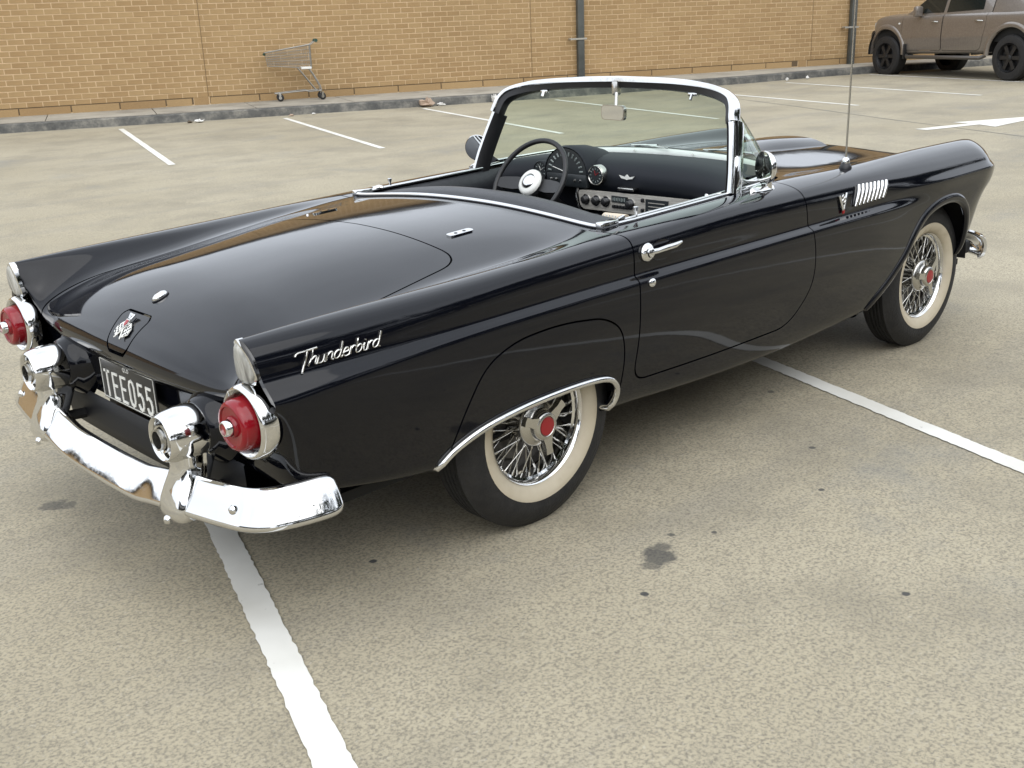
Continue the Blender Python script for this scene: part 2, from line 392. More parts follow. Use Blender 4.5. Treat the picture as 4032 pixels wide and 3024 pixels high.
for a, b in zip(edges[:-1], edges[1:]):
    V = []; uu = np.linspace(a+.008, b-.008, 5)
    for q in uu:
        for v in (.0, kerb_v(q)-.228): V.append(wpt(q, v, .004))
    nn = len(V); V += [(x, y, z-.06) for x, y, z in V]
    F = [(2*i, 2*i+1, 2*i+3, 2*i+2) for i in range(4)]
    F += [(0,nn,nn+1,1),(8,9,nn+9,nn+8)]+[(2*i+1, nn+2*i+1, nn+2*i+3, 2*i+3) for i in range(4)]
    mesh('paving_slab', V, F, PATHM, fp)
V = []
for u in (-30,35):
    for v in (-.1,kerb_v(u)-.2): V.append(wpt(u, v, -.05))
mesh('bedding', [wpt(-30,-.1,-.05),wpt(35,-.1,-.05),wpt(35,kerb_v(35)-.2,-.05),wpt(-30,kerb_v(-30)-.2,-.05)], [(0,1,2,3)], GUM, fp)

BRICKM = mat('tan_brick', (.36,.24,.115), .85)
def _brick():
    M = BRICKM; nt = M.node_tree; b = nt.nodes['Principled BSDF']; Lk = nt.links.new
    tc = N(M, 'ShaderNodeTexCoord'); oi = N(M, 'ShaderNodeObjectInfo'); at = N(M, 'ShaderNodeAttribute', _attribute_name='tone')
    ad = N(M, 'ShaderNodeMath', _operation='ADD'); Lk(at.outputs['Fac'], ad.inputs[0]); Lk(oi.outputs['Random'], ad.inputs[1])
    fr = N(M, 'ShaderNodeMath', _operation='FRACT'); Lk(ad.outputs[0], fr.inputs[0])
    rp = N(M, 'ShaderNodeValToRGB'); Lk(fr.outputs[0], rp.inputs[0]); e = rp.color_ramp.elements
    e[0].color = (.43,.275,.125,1); e[1].color = (.50,.335,.160,1); x = e.new(.5); x.color = (.465,.305,.142,1)
    no = N(M, 'ShaderNodeTexNoise', Scale=.7, Detail=5); Lk(tc.outputs['Object'], no.inputs['Vector'])
    n2 = N(M, 'ShaderNodeTexNoise', Scale=60, Detail=3); Lk(tc.outputs['Object'], n2.inputs['Vector'])
    mx = N(M, 'ShaderNodeMix', _data_type='RGBA', _blend_type='MULTIPLY'); mx.inputs[0].default_value = .35
    Lk(rp.outputs[0], mx.inputs[6]); Lk(n2.outputs['Fac'], mx.inputs[7])
    m2 = N(M, 'ShaderNodeMix', _data_type='RGBA', _blend_type='MULTIPLY'); m2.inputs[0].default_value = .30
    Lk(mx.outputs[2], m2.inputs[6]); Lk(no.outputs['Fac'], m2.inputs[7]); Lk(m2.outputs[2], b.inputs['Base Color'])
_brick()
MORTAR = noise_col(mat('cream_mortar', (.5,.40,.27), .9), [(.52,.375,.215),(.60,.445,.27)], 2.5, 6)
wall = empty('brick_wall', wpt(10,0,0), label='long tan brick shop wall with dark downpipes behind the car park', cat='wall')
WI = Matrix.Translation(wall.location).inverted()
def wl(u, v, h): return tuple(WI @ Vector(wpt(u, v, h)))
def wallmesh(name, pieces, mt, tone=False, **k):
    """pieces: (u0,u1,v0,v1,h0,h1) blocks"""
    V = []; F = []; T = []
    for (a, b, v0, v1, h0, h1) in pieces:
        i = len(V); V += [wl(a,v0,h0),wl(b,v0,h0),wl(b,v1,h0),wl(a,v1,h0),wl(a,v0,h1),wl(b,v0,h1),wl(b,v1,h1),wl(a,v1,h1)]
        F += [(i+3,i+2,i+6,i+7),(i,i+3,i+7,i+4),(i+2,i+1,i+5,i+6),(i+4,i+7,i+6,i+5),(i,i+1,i+2,i+3)]; T += [rng.random()]*8
    o = mesh(name, V, F, mt, wall, **k)
    if tone:
        at = o.data.attributes.new('tone', 'FLOAT', 'POINT'); at.data.foreach_set('value', T)
    return o
wallmesh('mortar_bed', [(-30,35,-.3,0,-.1,2.93)], MORTAR)
CL, CH, JT = .2705, .0978, .0185; Z0 = .150
JOINTS = [3.6,10.2,17.1]
near = []; far = []
for c in range(28):
    h0 = Z0+c*CH; off = (c % 2)*CL/2
    for k in range(-10, 86):
        a = -2+k*CL+off; b = a+CL-JT
        bits = [(a, b)]
        for j in JOINTS:
            if a < j < b: bits = [(a, j-.007), (j+.007, b)]
        for (a, b) in bits:
            if b-a < .02: continue
            pc = (a, b, -.02, .006+rng.uniform(-.0012,.0012), h0, h0+CH-JT)
            (near if (-.15 < a < 4.02 and c < 19) else far).append(pc)
base_mesh = None
near, extra = near[:300], near[300:]
for pc in near:
    w_ = pc[1]-pc[0]
    if base_mesh is None:
        V = [(x*.5, y, z) for z in (0,1) for (x, y) in ((-1,-1),(1,-1),(1,1),(-1,1))]
        base_mesh = bpy.data.meshes.new('brick'); base_mesh.from_pydata(V, [], [(0,3,2,1),(4,5,6,7),(0,1,5,4),(1,2,6,5),(2,3,7,6),(3,0,4,7)]); base_mesh.materials.append(BRICKM)
    o = bpy.data.objects.new('brick', base_mesh); COL.objects.link(o); o.parent = wall
    c = wl((pc[0]+pc[1])/2, pc[3]-.010, pc[4]); o.location = c; o.rotation_euler = (0, 0, WA); o.scale = (w_, .010, pc[5]-pc[4])
rest = far+extra
for c in range(28):
    pass
wallmesh('brick_field', rest, BRICKM, tone=True, kind='stuff')
WALLUP = mat('upper_brickwork', (.37,.255,.135), .9)
def _up():
    M = WALLUP; nt = M.node_tree; Lk = nt.links.new; tc = N(M, 'ShaderNodeTexCoord'); mp = N(M, 'ShaderNodeMapping'); mp.inputs['Rotation'].default_value = (R(90),0,-WA)
    bt = N(M, 'ShaderNodeTexBrick', Scale=1.0); bt.inputs['Color1'].default_value = (.35,.235,.115,1); bt.inputs['Color2'].default_value = (.39,.27,.14,1); bt.inputs['Mortar'].default_value = (.48,.37,.24,1)
    bt.inputs['Brick Width'].default_value = CL; bt.inputs['Row Height'].default_value = CH; bt.inputs['Mortar Size'].default_value = .006
    Lk(tc.outputs['Object'], mp.inputs[0]); Lk(mp.outputs[0], bt.inputs['Vector']); Lk(bt.outputs['Color'], nt.nodes['Principled BSDF'].inputs['Base Color'])
_up()
wallmesh('upper_wall', [(-30,-4.75,-.02,.006,.0,3.7),(21.4,35,-.02,.006,.0,3.7),(-4.75,21.4,-.02,.006,2.93,3.7)], WALLUP)
# plinth course under the dark flashing slot
PL = []; u = -4.7
wu = [-4.7,-3.9,-3.1,-2.3,-1.5,-.65,.28,1.16,2.0,2.82,3.30]
wu2 = [3.62,4.55,5.5,6.4,7.3,8.2,9.1,10.0,11.0,12.0,13.0,14.0,15.0,15.9,16.6]; wu3 = [17.0,17.9,18.9,19.9,20.9,21.4]
for seq in (wu, wu2, wu3):
    for a, b in zip(seq[:-1], seq[1:]):
        wallmesh('plinth_block', [(a+.012, b-.012, -.02, .007, .0, .132)], BRICKM)
DARK = mat('dark_gap', (.11,.075,.04), .9)
wallmesh('flashing_slot', [(-4.7,3.32,-.02,.002,.132,.149),(3.62,16.75,-.02,.002,.132,.149),(17.0,21.4,-.02,.002,.132,.149)], DARK)
wallmesh('weep_backing', [(-4.7,3.32,-.02,.0015,.02,.131),(3.62,16.75,-.02,.0015,.02,.131),(17.0,21.4,-.02,.0015,.02,.131)], DARK)
wallmesh('plinth_pier', [(3.33,3.6,-.02,.006,0,.147),(16.77,16.98,-.02,.006,0,.147)], BRICKM)
JOINTM = mat('sealant', (.17,.11,.05), .8)
for j in JOINTS: wallmesh('control_joint', [(j-.007, j+.007, -.02, .002, .15, 2.9)], JOINTM)
FASC = mat('dark_fascia', (.06,.062,.066), .5); SOFF = mat('soffit', (.22,.22,.215), .7)
wallmesh('soffit', [(-30,35,-.3,.30,3.7,3.74)], SOFF); wallmesh('fascia', [(-30,35,.30,.34,3.64,3.92)], FASC)
wallmesh('gutter', [(-30,35,.341,.44,3.82,3.94)], SOFF); wallmesh('roof_edge', [(-30,35,-.3,.40,3.941,4.02)], FASC)

PIPEM = noise_col(mat('dark_grey_pipe', (.07,.075,.07), .55), [(.055,.06,.055),(.09,.095,.088)], 3)
BRKT = mat('galvanised', (.45,.43,.38), .45, .6)
for uu, hb, lb in ((11.28,.86,'dark grey square downpipe on brick wall, behind windscreen top'),(18.15,.82,'dark grey square downpipe on brick wall, beside the parked ute')):
    dp = empty('downpipe', wpt(uu, .08, 0), WA, label=lb, cat='downpipe', group='downpipes on the brick wall')
    MB().box((0,0,1.85), (.145,.11,3.7), bev=.012).build('pipe', PIPEM, dp)
    MB().box((-.06,-.062,hb), (.36,.012,.035)).build('bracket', BRKT, dp)
    MB().lathe([(.0,-.07),(.022,-.07),(.022,.05),(.0,.05)], (-.235,0,hb), 'y', 12).build('anchor_bolt', BRKT, dp)

# ------------------------------------------------------------------ the convertible (x forward, rear axle at x=0, right side at -y)
VALM = mat('satin_black_valance', (.006,.007,.010), .55)
car = empty('convertible_car', (0,0,0), label='glossy black two seat convertible with tail fins, whitewall tyres and chrome bumpers', cat='car')
WB, HUBZ = 2.591, .340
XT = [-.985,-.97,-.78,-.44,0,.32,.73,1.24,1.9,2.6,3.0,3.4]
ZR = [.425,.415,.375,.325,.31,.305,.28,.267,.285,.34,.42,.50]
def zr(x): return pchip(XT, ZR, x)
# columns: list of (x, w, z) knots; z None -> rocker relative
def col(*k): return k
COLS = [
 col((-.985,.70,('r',.02)),(-.5,.72,('r',.02)),(2.0,.72,('r',.02)),(2.7,.72,('r',.02)),(3.0,.68,('r',.02)),(3.4,.42,('r',.02))),
 col((-.985,.770,('r',.0)),(-.5,.792,('r',.0)),(.3,.80,('r',.0)),(1.9,.80,('r',.0)),(2.6,.80,('r',.0)),(2.87,.79,('r',0)),(3.05,.735,('r',0)),(3.4,.48,('r',0))),
 col((-.985,.785,('r',.035)),(-.5,.815,('r',.035)),(.3,.825,('r',.045)),(1.9,.825,('r',.045)),(2.6,.82,('r',.04)),(2.87,.815,('r',.04)),(3.05,.765,('r',.04)),(3.4,.50,('r',.04))),
 col((-.985,.802,.50),(-.5,.838,.45),(.3,.846,.44),(1.9,.846,.43),(2.6,.838,.47),(2.87,.832,.50),(3.05,.79,.53),(3.2,.72,.55),(3.4,.56,.58)),
 col((-0.985,.828,.565),(-0.5,.8600,.5500),(0.3,.8680,.5500),(1.9,.8670,.5500),(2.6,.848,.58),(2.87,.842,.595),(3.05,.81,.605),(3.2,.75,.615),(3.4,.60,.64)),
 col((-0.985,.838,.620),(-0.6,.8630,.6250),(-0.3,.8690,.6450),(0.3,.8710,.6550),(1.9,.8690,.6600),(2.3,.852,.675),(2.87,.848,.672),(3.05,.83,.670),(3.2,.7900,.6720),(3.4,.6600,.6900)),
 col((-0.985,.8420,.6680),(-0.75,.8560,.6900),(-0.3,.8650,.7200),(0.3,.8670,.7300),(1.9,.8650,.7370),(2.15,.857,.728),(2.6,.852,.715),(3.0,.846,.715),(3.2,.8200,.7120),(3.33,.7750,.7140),(3.4,.6850,.7200)),
 col((-0.985,.8360,.6920),(-0.75,.8530,.7100),(-0.3,.8620,.7310),(0.3,.8640,.7400),(1.9,.8620,.7460),(2.15,.852,.745),(2.6,.8550,.7450),(3.0,.8520,.7480),(3.2,.8320,.7450),(3.33,.7850,.7420),(3.4,.6950,.7420)),
 col((-0.985,.8080,.7280),(-0.75,.8280,.7330),(-0.3,.8445,.7460),(0.3,.8445,.7540),(1.9,.8415,.7590),(2.15,.842,.768),(2.6,.8660,.7860),(3.0,.8660,.7900),(3.2,.8420,.7880),(3.33,.7920,.7800),(3.4,.7000,.7680)),
 col((-0.985,.8010,.7430),(-0.75,.8220,.7470),(-0.3,.8425,.7540),(0.3,.8430,.7620),(1.9,.8395,.7670),(2.15,.848,.795),(2.6,.8730,.8100),(3.0,.8750,.8140),(3.2,.8480,.8120),(3.33,.7960,.8040),(3.4,.7000,.7900)),
 col((-0.985,.7980,.7750),(-0.75,.8190,.7830),(-0.3,.8415,.8000),(0.3,.8435,.8120),(1.0,.8445,.8200),(1.9,.8390,.8200),(2.15,.8440,.8250),(2.6,.8450,.8290),(3.0,.8460,.8330),(3.2,.8240,.8320),(3.33,.7820,.8260),(3.4,.6900,.8120)),
 col((-0.985,.7900,.8040),(-0.75,.8090,.8150),(-0.3,.8350,.8310),(0.3,.8395,.8500),(1.0,.8420,.8640),(1.9,.8340,.8640),(2.15,.8340,.8620),(2.6,.8380,.8640),(3.0,.8380,.8680),(3.2,.8120,.8680),(3.33,.7680,.8620),(3.4,.6800,.8420)),
 col((-0.985,.7660,.8280),(-0.75,.7820,.8400),(-0.3,.8050,.8560),(0.3,.8140,.8780),(1.0,.8160,.9000),(1.9,.7980,.9050),(2.6,.780,.912),(3.0,.778,.915),(3.2,.7640,.9080),(3.33,.7300,.8980),(3.4,.6650,.8680)),
 col((-0.985,.731,.837),(-0.75,.738,.847),(-0.3,.7480,.8590),(0.3,.7540,.8820),(1.0,.7520,.9100),(1.5,.722,.922),(1.9,.712,.922),(2.6,.700,.936),(3.0,.700,.936),(3.2,.6960,.9340),(3.33,.6800,.9260),(3.4,.6450,.8900)),
 col((-0.985,.715,.825),(-0.75,.712,.838),(-0.3,.712,.848),(0.0,.708,.856),(0.3,.700,.882),(1.0,.690,.905),(1.5,.668,.921),(1.9,.655,.914),(2.6,.642,.912),(3.0,.640,.908),(3.2,.640,.906),(3.33,.635,.892),(3.4,.620,.860)),
 col((-.985,.695,.765),(-.75,.672,.790),(-.5,.668,.802),(-.3,.668,.822),(0,.665,.847),(.3,.655,.880),(1.0,.65,.90),(1.5,.625,.917),(1.9,.61,.903),(2.6,.598,.892),(3.0,.595,.875),(3.2,.595,.855),(3.33,.59,.82),(3.4,.585,.79)),
 col((-.985,.62,.70),(-.75,.59,.757),(-.5,.585,.787),(-.3,.585,.820),(0,.58,.858),(.3,.58,.886),(1.0,.58,.90),(1.5,.56,.915),(1.9,.55,.899),(2.6,.54,.884),(3.0,.535,.852),(3.2,.535,.818),(3.33,.53,.778),(3.4,.53,.75)),
 col((-.985,.46,.74),(-.75,.46,.796),(-.5,.45,.832),(-.3,.45,.856),(0,.45,.886),(.3,.45,.900),(1.0,.45,.91),(1.5,.44,.920),(1.9,.43,.910),(2.6,.42,.893),(3.0,.41,.845),(3.2,.41,.805),(3.33,.41,.762),(3.4,.41,.735)),
 col((-.985,.22,.77),(-.75,.22,.826),(-.5,.22,.866),(-.3,.22,.888),(0,.22,.908),(.3,.22,.917),(1.0,.22,.93),(1.5,.21,.935),(1.9,.21,.930),(2.6,.20,.916),(3.0,.20,.862),(3.2,.20,.82),(3.33,.20,.78),(3.4,.20,.755)),
 col((-.985,0,.775),(-.75,0,.830),(-.5,0,.872),(-.3,0,.893),(0,0,.911),(.3,0,.920),(1.0,0,.935),(1.5,0,.940),(1.9,0,.936),(2.6,0,.922),(3.0,0,.867),(3.2,0,.825),(3.33,0,.785),(3.4,0,.76)),
]
ROWX = [-.985,-.975,-.955,-.92,-.87,-.80,-.70,-.58,-.45,-.32,-.19,-.06,.07,.2,.33,.46,.6,.74,.88,1.02,1.16,1.3,1.44,1.58,1.72,1.86,2.0,2.14,2.28,2.42,2.56,2.70,2.84,2.96,3.06,3.14,3.21,3.27,3.32,3.36,3.385,3.40]
NC = len(COLS); NR = len(ROWX)
FRONTK = .72
net = np.zeros((NR, NC, 3))
XTAIL = [-.905,-.91,-.93,-.945,-.955,-.962,-.965,-.968,-.972,-.975,-.978,-.981,-.984,-.987,-.984,-.975]
for k, c in enumerate(COLS):
    xs = [q[0] for q in c]
    w = pchip(xs, [q[1] for q in c], ROWX)
    zz = [float(zr(q[0])[0])+q[2][1] if isinstance(q[2], tuple) else q[2] for q in c]
    if isinstance(c[0][2], tuple): z = zr(ROWX)+pchip(xs, [q[2][1] for q in c], ROWX)
    else: z = pchip(xs, zz, ROWX)
    net[:, k, 0] = ROWX; net[:, k, 1] = -w; net[:, k, 2] = z
    if k < len(XTAIL):
        xt = XTAIL[k]
        for r in range(NR):
            if ROWX[r] < -.80: net[r, k, 0] = -.80+(ROWX[r]+.80)*((xt+.80)/(-.185))
for r in range(NR):
    if ROWX[r] > 2.9:
        fk = np.array([.70]*5+[.64]*4+[.58,.55]+[.52]*(NC-11)); net[r, :, 0] = 2.9+(net[r, :, 0]-2.9)*fk
# rear corner under the lamps rolls inwards
for k in range(6):
    for r, (dw, dx) in enumerate(((.150,.0),(.085,-.004),(.030,-.004),(.006,0))):
        fall = 1.0 if k < 4 else (.8 if k == 4 else .45)
        net[r, k, 1] += dw*fall; net[r, k, 0] += dx
# the trunk rolls down to the tail: rows -.985 (lip) .. -.80
WRAP = {19: [(-.958,.598),(-.985,.628),(-.986,.672),(-.948,.724),(-.888,.768),(-.80,.806)],
        18: [(-.958,.600),(-.984,.630),(-.984,.673),(-.946,.722),(-.886,.765),(-.80,.803)],
        17: [(-.954,.612),(-.972,.636),(-.970,.668),(-.938,.705),(-.882,.742),(-.80,.776)],
        16: [(-.946,.630),(-.956,.648),(-.950,.668),(-.920,.692),(-.872,.716),(-.80,.742)],
        15: [(-.950,.690),(-.950,.700),(-.944,.715),(-.918,.735),(-.870,.756),(-.80,.778)]}
for k, rows in WRAP.items():
    for r, (x, z) in enumerate(rows): net[r, k, 0] = x; net[r, k, 2] = z
for r, w in enumerate((.61,.605,.60,.595,.592,.59)): net[r, 16, 1] = -w
for r, w in enumerate((.675,.672,.670,.668,.668,.67)): net[r, 15, 1] = -w
# rearmost lower side tucks in under the lamps
def bspl(P, u):
    """uniform cubic b-spline basis rows: P has phantom rows at both ends"""
    i = np.clip(np.floor(u).astype(int), 0, len(P)-4); t = u-i
    b = np.stack([(1-t)**3, 3*t**3-6*t**2+4, -3*t**3+3*t**2+3*t+1, t**3], 0)/6
    return sum(b[j].reshape((-1,)+(1,)*(P.ndim-1))*P[i+j] for j in range(4))
P = np.concatenate([(2*net[:1]-net[1:2]), net, (2*net[-1:]-net[-2:-1])], 0)
US = np.unique(np.concatenate([np.linspace(0, 6, 46), np.linspace(6, NR-10, 250), np.linspace(NR-10, NR-1, 60)]))
A = bspl(P, US)
ROWN = bspl(np.concatenate([[2*ROWX[0]-ROWX[1]], ROWX, [2*ROWX[-1]-ROWX[-2]]])[:, None], US)[:, 0]    # unwrapped x
mir = A[:, -2:-1] * np.array([1,-1,1])
P2 = np.concatenate([2*A[:, :1]-A[:, 1:2], A, mir], 1)
VS = np.unique(np.concatenate([np.linspace(0, 5, 34), np.linspace(5, 15, 96), np.linspace(15, NC-1, 40)]))
S = np.moveaxis(bspl(np.moveaxis(P2, 1, 0), VS), 0, 1)
S[:, -1, 1] = 0
NU, NV = S.shape[:2]
du = np.gradient(S, axis=0); dv = np.gradient(S, axis=1); NRM = np.cross(du, dv); NRM /= np.linalg.norm(NRM, axis=2, keepdims=True)+1e-12
NRM[:, -1, 1] = 0; NRM[:, -1] /= np.linalg.norm(NRM[:, -1], axis=1, keepdims=True)
if NRM[NU//2, np.searchsorted(VS, 6)][1] > 0: NRM = -NRM
XN = np.repeat(ROWN[:, None], NV, 1); SX, SY, SZ = S[..., 0], S[..., 1], S[..., 2]; VV = np.repeat(VS[None], NU, 0)
SIDE = VV < 14.0
def _refine(i, tgt, ax):
    """move from grid vertex i on its tangent plane to the wanted two coordinates"""
    for _ in range(3):
        du_, dv_ = DU[i], DV[i]; M_ = np.array([[du_[ax[0]], dv_[ax[0]]], [du_[ax[1]], dv_[ax[1]]]]); d = np.array([tgt[0]-S[i][ax[0]], tgt[1]-S[i][ax[1]]])
        try: a = np.linalg.solve(M_, d)
        except Exception: return S[i].copy(), NRM[i].copy()
        a = np.clip(a, -1.5, 1.5)
        j = (int(np.clip(round(i[0]+a[0]), 0, NU-1)), int(np.clip(round(i[1]+a[1]), 0, NV-1)))
        if j == i: break
        i = j
    i1 = int(np.clip(i[0]+(1 if a[0] >= 0 else -1), 0, NU-1)); j1 = int(np.clip(i[1]+(1 if a[1] >= 0 else -1), 0, NV-1))
    fa, fb = min(abs(a[0]), 1), min(abs(a[1]), 1)
    def bl(Z): return (Z[i]*(1-fa)+Z[i1, i[1]]*fa)*(1-fb)+(Z[i[0], j1]*(1-fa)+Z[i1, j1]*fa)*fb
    p = bl(S); n = bl(NRM); return p.copy(), n/np.linalg.norm(n)
DU, DV = du, dv
def surf(x, z):
    """point and normal on the right flank"""
    d = (SX-x)**2+(SZ-z)**2+np.where(VV < 13.2, 0, 9); i = np.unravel_index(np.argmin(d), d.shape)
    return _refine(i, (x, z), (0, 2))
def surf_xy(x, y):
    d = (SX-x)**2+(SY+abs(y))**2+np.where(VV > 13, 0, 9); i = np.unravel_index(np.argmin(d), d.shape)
    p, n = _refine(i, (x, -abs(y)), (0, 1))
    if y > 0: p[1] *= -1; n[1] *= -1
    return p, n
def clip(f):
    """part of the grid where f<0 -> verts, normals, faces"""
    V = []; Nn = []; F = []; vid = {}; eid = {}
    ins = f < 0
    def vert(i, j):
        k = (i, j)
        if k not in vid: vid[k] = len(V); V.append(S[i, j]); Nn.append(NRM[i, j])
        return vid[k]
    def cut(a, b):
        k = (a, b) if a < b else (b, a)
        if k not in eid:
            fa, fb = f[k[0]], f[k[1]]; t = fa/(fa-fb); eid[k] = len(V)
            V.append(S[k[0]]*(1-t)+S[k[1]]*t); n = NRM[k[0]]*(1-t)+NRM[k[1]]*t; Nn.append(n/np.linalg.norm(n))
        return eid[k]
    cnt = ins[:-1, :-1].astype(int)+ins[1:, :-1]+ins[1:, 1:]+ins[:-1, 1:]
    for i, j in zip(*np.nonzero(cnt)):
        q = [(i, j), (i+1, j), (i+1, j+1), (i, j+1)]; out = []
        for a, b in zip(q, q[1:]+q[:1]):
            if ins[a]: out.append(vert(*a))
            if ins[a] != ins[b]: out.append(cut(a, b))
        if len(out) >= 3: F.append(out)
    return V, Nn, F
def panel(name, f, parent=car, mirror=False, both=False, rim=.018, mt=None, label=None):
    V, Nn, F = clip(f); n0 = len(V)
    # rolled edge
    ed = {}
    for fa in F:
        for a, b in zip(fa, fa[1:]+fa[:1]): ed[(a, b)] = ed.get((a, b), 0)+1
    rimmap = {}; acc = {}; todo = []
    owner = {}
    for fi, fa in enumerate(F):
        for a, b in zip(fa, fa[1:]+fa[:1]): owner[(a, b)] = fi
    for (a, b) in list(ed):
        if (b, a) in ed: continue
        if abs(V[a][1]) < 1e-4 and abs(V[b][1]) < 1e-4: continue
        t = V[b]-V[a]; o = np.cross(t, Nn[a]); l = np.linalg.norm(o)
        if l < 1e-9: o = np.array([0,0,0.])
        else:
            o = o/l; cen = sum(V[v] for v in F[owner[(a, b)]])/len(F[owner[(a, b)]])
            if o@(V[a]-cen) < 0: o = -o
        for v in (a, b): acc[v] = acc.get(v, 0)+o
        todo.append((a, b))
    for (a, b) in todo:
        ids = []
        for v in (a, b):
            if v not in rimmap:
                o = acc[v]; l = np.linalg.norm(o); o = o/l if l > 1e-6 else Nn[v]
                rimmap[v] = (len(V), len(V)+1)
                V.append(V[v]); Nn.append(o); V.append(V[v]-Nn[v]*rim); Nn.append(o)
            ids.append(rimmap[v])
        F.append([ids[0][0], ids[0][1], ids[1][1], ids[1][0]])
    V = np.array(V); Nn = np.array(Nn)
    if mirror or both:
        V2 = V*[1,-1,1]; N2 = Nn*[1,-1,1]; F2 = [fa[::-1] for fa in F]
        if both: F = F+[[i+len(V) for i in fa] for fa in F2]; V = np.concatenate([V, V2]); Nn = np.concatenate([Nn, N2])
        else: V, Nn, F = V2, N2, F2
    o = mesh(name, V, F, mt or PAINT, parent, smooth=True)
    me = o.data
    # face winding must agree with the normals
    bm = bmesh.new(); bm.from_mesh(me); bm.verts.ensure_lookup_table()
    flip = [fa for fa in bm.faces if sum((Vector(Nn[v.index]) for v in fa.verts), Vector()).dot(fa.normal) < 0]
    bmesh.ops.reverse_faces(bm, faces=flip); bm.to_mesh(me); bm.free()
    if len(me.vertices) == len(Nn): me.normals_split_custom_set_from_vertices([tuple(n) for n in Nn])
    if label: o['label'] = label
    return o
G = .0030
# outlines on the flank (x,z)
DOOR = round_poly([(.358,1.3),(.368,.74),(.362,.402),(.80,.388),(1.30,.388),(1.425,.52),(1.428,.66),(1.400,.78),(1.375,.90),(1.375,1.3)], [0,0,.07,.2,.12,.08,.08,.1,.1,0])
SKIRT = round_poly([(-.52,.10),(-.425,.38),(-.375,.52),(-.31,.625),(-.19,.672),(0,.683),(.19,.660),(.275,.612),(.305,.50),(.300,.10)], [0,.05,.08,.08,.1,.1,.1,.06,.06,0])
TRIM = smooth_path([(-.462,.345),(-.405,.395),(-.294,.436),(-.124,.459),(.08,.464),(.215,.452),(.272,.418),(.286,.371),(.262,.318)], 6)
REARCH = [tuple(p) for p in TRIM]+[(.24,.0),(-.6,.0)]
FARCH = [tuple(p) for p in smooth_path([(1.88,.24),(1.97,.34),(2.09,.43),(2.19,.52),(2.27,.61),(2.38,.68),(2.53,.716),(2.68,.712),(2.79,.665),(2.845,.59),(2.868,.49),(2.872,.36),(2.88,.2)], 5)]+[(2.6,0),(1.9,0)]
fdoor = np.where(VV < 14.9, sdpoly(SX, SZ, DOOR), 1.0)
fdoor = np.where((VV >= 12.5) & (VV < 14.9), np.maximum(.362-SX, SX-1.378), fdoor)
fskirt = np.where(SIDE & (VV < 10), sdpoly(SX, SZ, SKIRT), 1.0); frarch = np.where(VV < 9, sdpoly(SX, SZ, REARCH), 1.0)
ffarch = np.where(VV < 9.5, sdpoly(SX, SZ, FARCH), 1.0)
COCK = [(.400,-.9),(.400,.9)]
cw = smooth_path([(1.06,.690),(1.25,.688),(1.42,.668),(1.54,.61),(1.60,.48),(1.63,.28),(1.64,.0)], 6)
COCKP = [(.402,.5),(.402,-.672),(.55,-.690)]+[(p[0], -p[1]) for p in cw]+[(1.64,.5)]
fcock = np.where(VV > 12.5, sdpoly(SX, SY, COCKP), 1.0)
fcock = np.where((SX > .41) & (SX < 1.5) & (VV > 16), -1, fcock)
LIDY = lambda X: pchip([-1.0,-.985,-.8,-.5,-.3,-.10,0], [.625,.622,.612,.592,.575,.552,.55], X)
LID = round_poly([(-1.2,.5),(-1.2,-.626),(-.985,-.622),(-.8,-.612),(-.5,-.592),(-.3,-.575),(-.105,-.555),(-.085,0),(-.085,.5)], [0,0,0,0,0,0,.10,0,0])
flid = np.where(VV > 13.5, sdpoly(XN, SY, LID), 1.0)
HOOD = round_poly([(1.70,.5),(1.70,0),(1.69,-.52),(1.80,-.57),(2.6,-.548),(3.04,-.53),(3.125,-.50),(3.14,0),(3.14,.5)], [0,0,.06,.1,.1,.1,.08,0,0])
fhood = np.where(VV > 13.5, sdpoly(SX, SY, HOOD), 1.0)
GAS = round_poly([(-.885,-.085),(-.972,-.062),(-.972,.062),(-.885,.085)], [.02,.025,.025,.02])
fgas = np.where(VV > 16.5, sdpoly(XN, SY, GAS), 1.0)
GAS = round_poly([(-.874,-.088),(-.960,-.064),(-.960,.064),(-.874,.088)], .022)
fgas = np.where(VV > 16.5, sdpoly(XN, SY, GAS), 1.0)
allb = np.maximum.reduce([G-fdoor, G-fskirt, -frarch, -ffarch, -fcock, G-flid, G-fhood])
panel('body_shell', allb, both=True, label='glossy black body shell with finned quarters and front wings')
for mi in (False, True):
    d_ = panel('door', np.maximum.reduce([fdoor+G, -fcock]), mirror=mi)
    sk = panel('fender_skirt', np.maximum.reduce([fskirt+G, -frarch]), mirror=mi)
    if not mi: DOOR_O, SKIRT_O = d_, sk
    else: DOOR_L = d_
lid = panel('trunk_lid', np.maximum.reduce([flid+G, G-fgas]), both=True)
hood = panel('hood', fhood+G, both=True)
panel('fuel_flap', fgas+G*.9, lid, both=True)
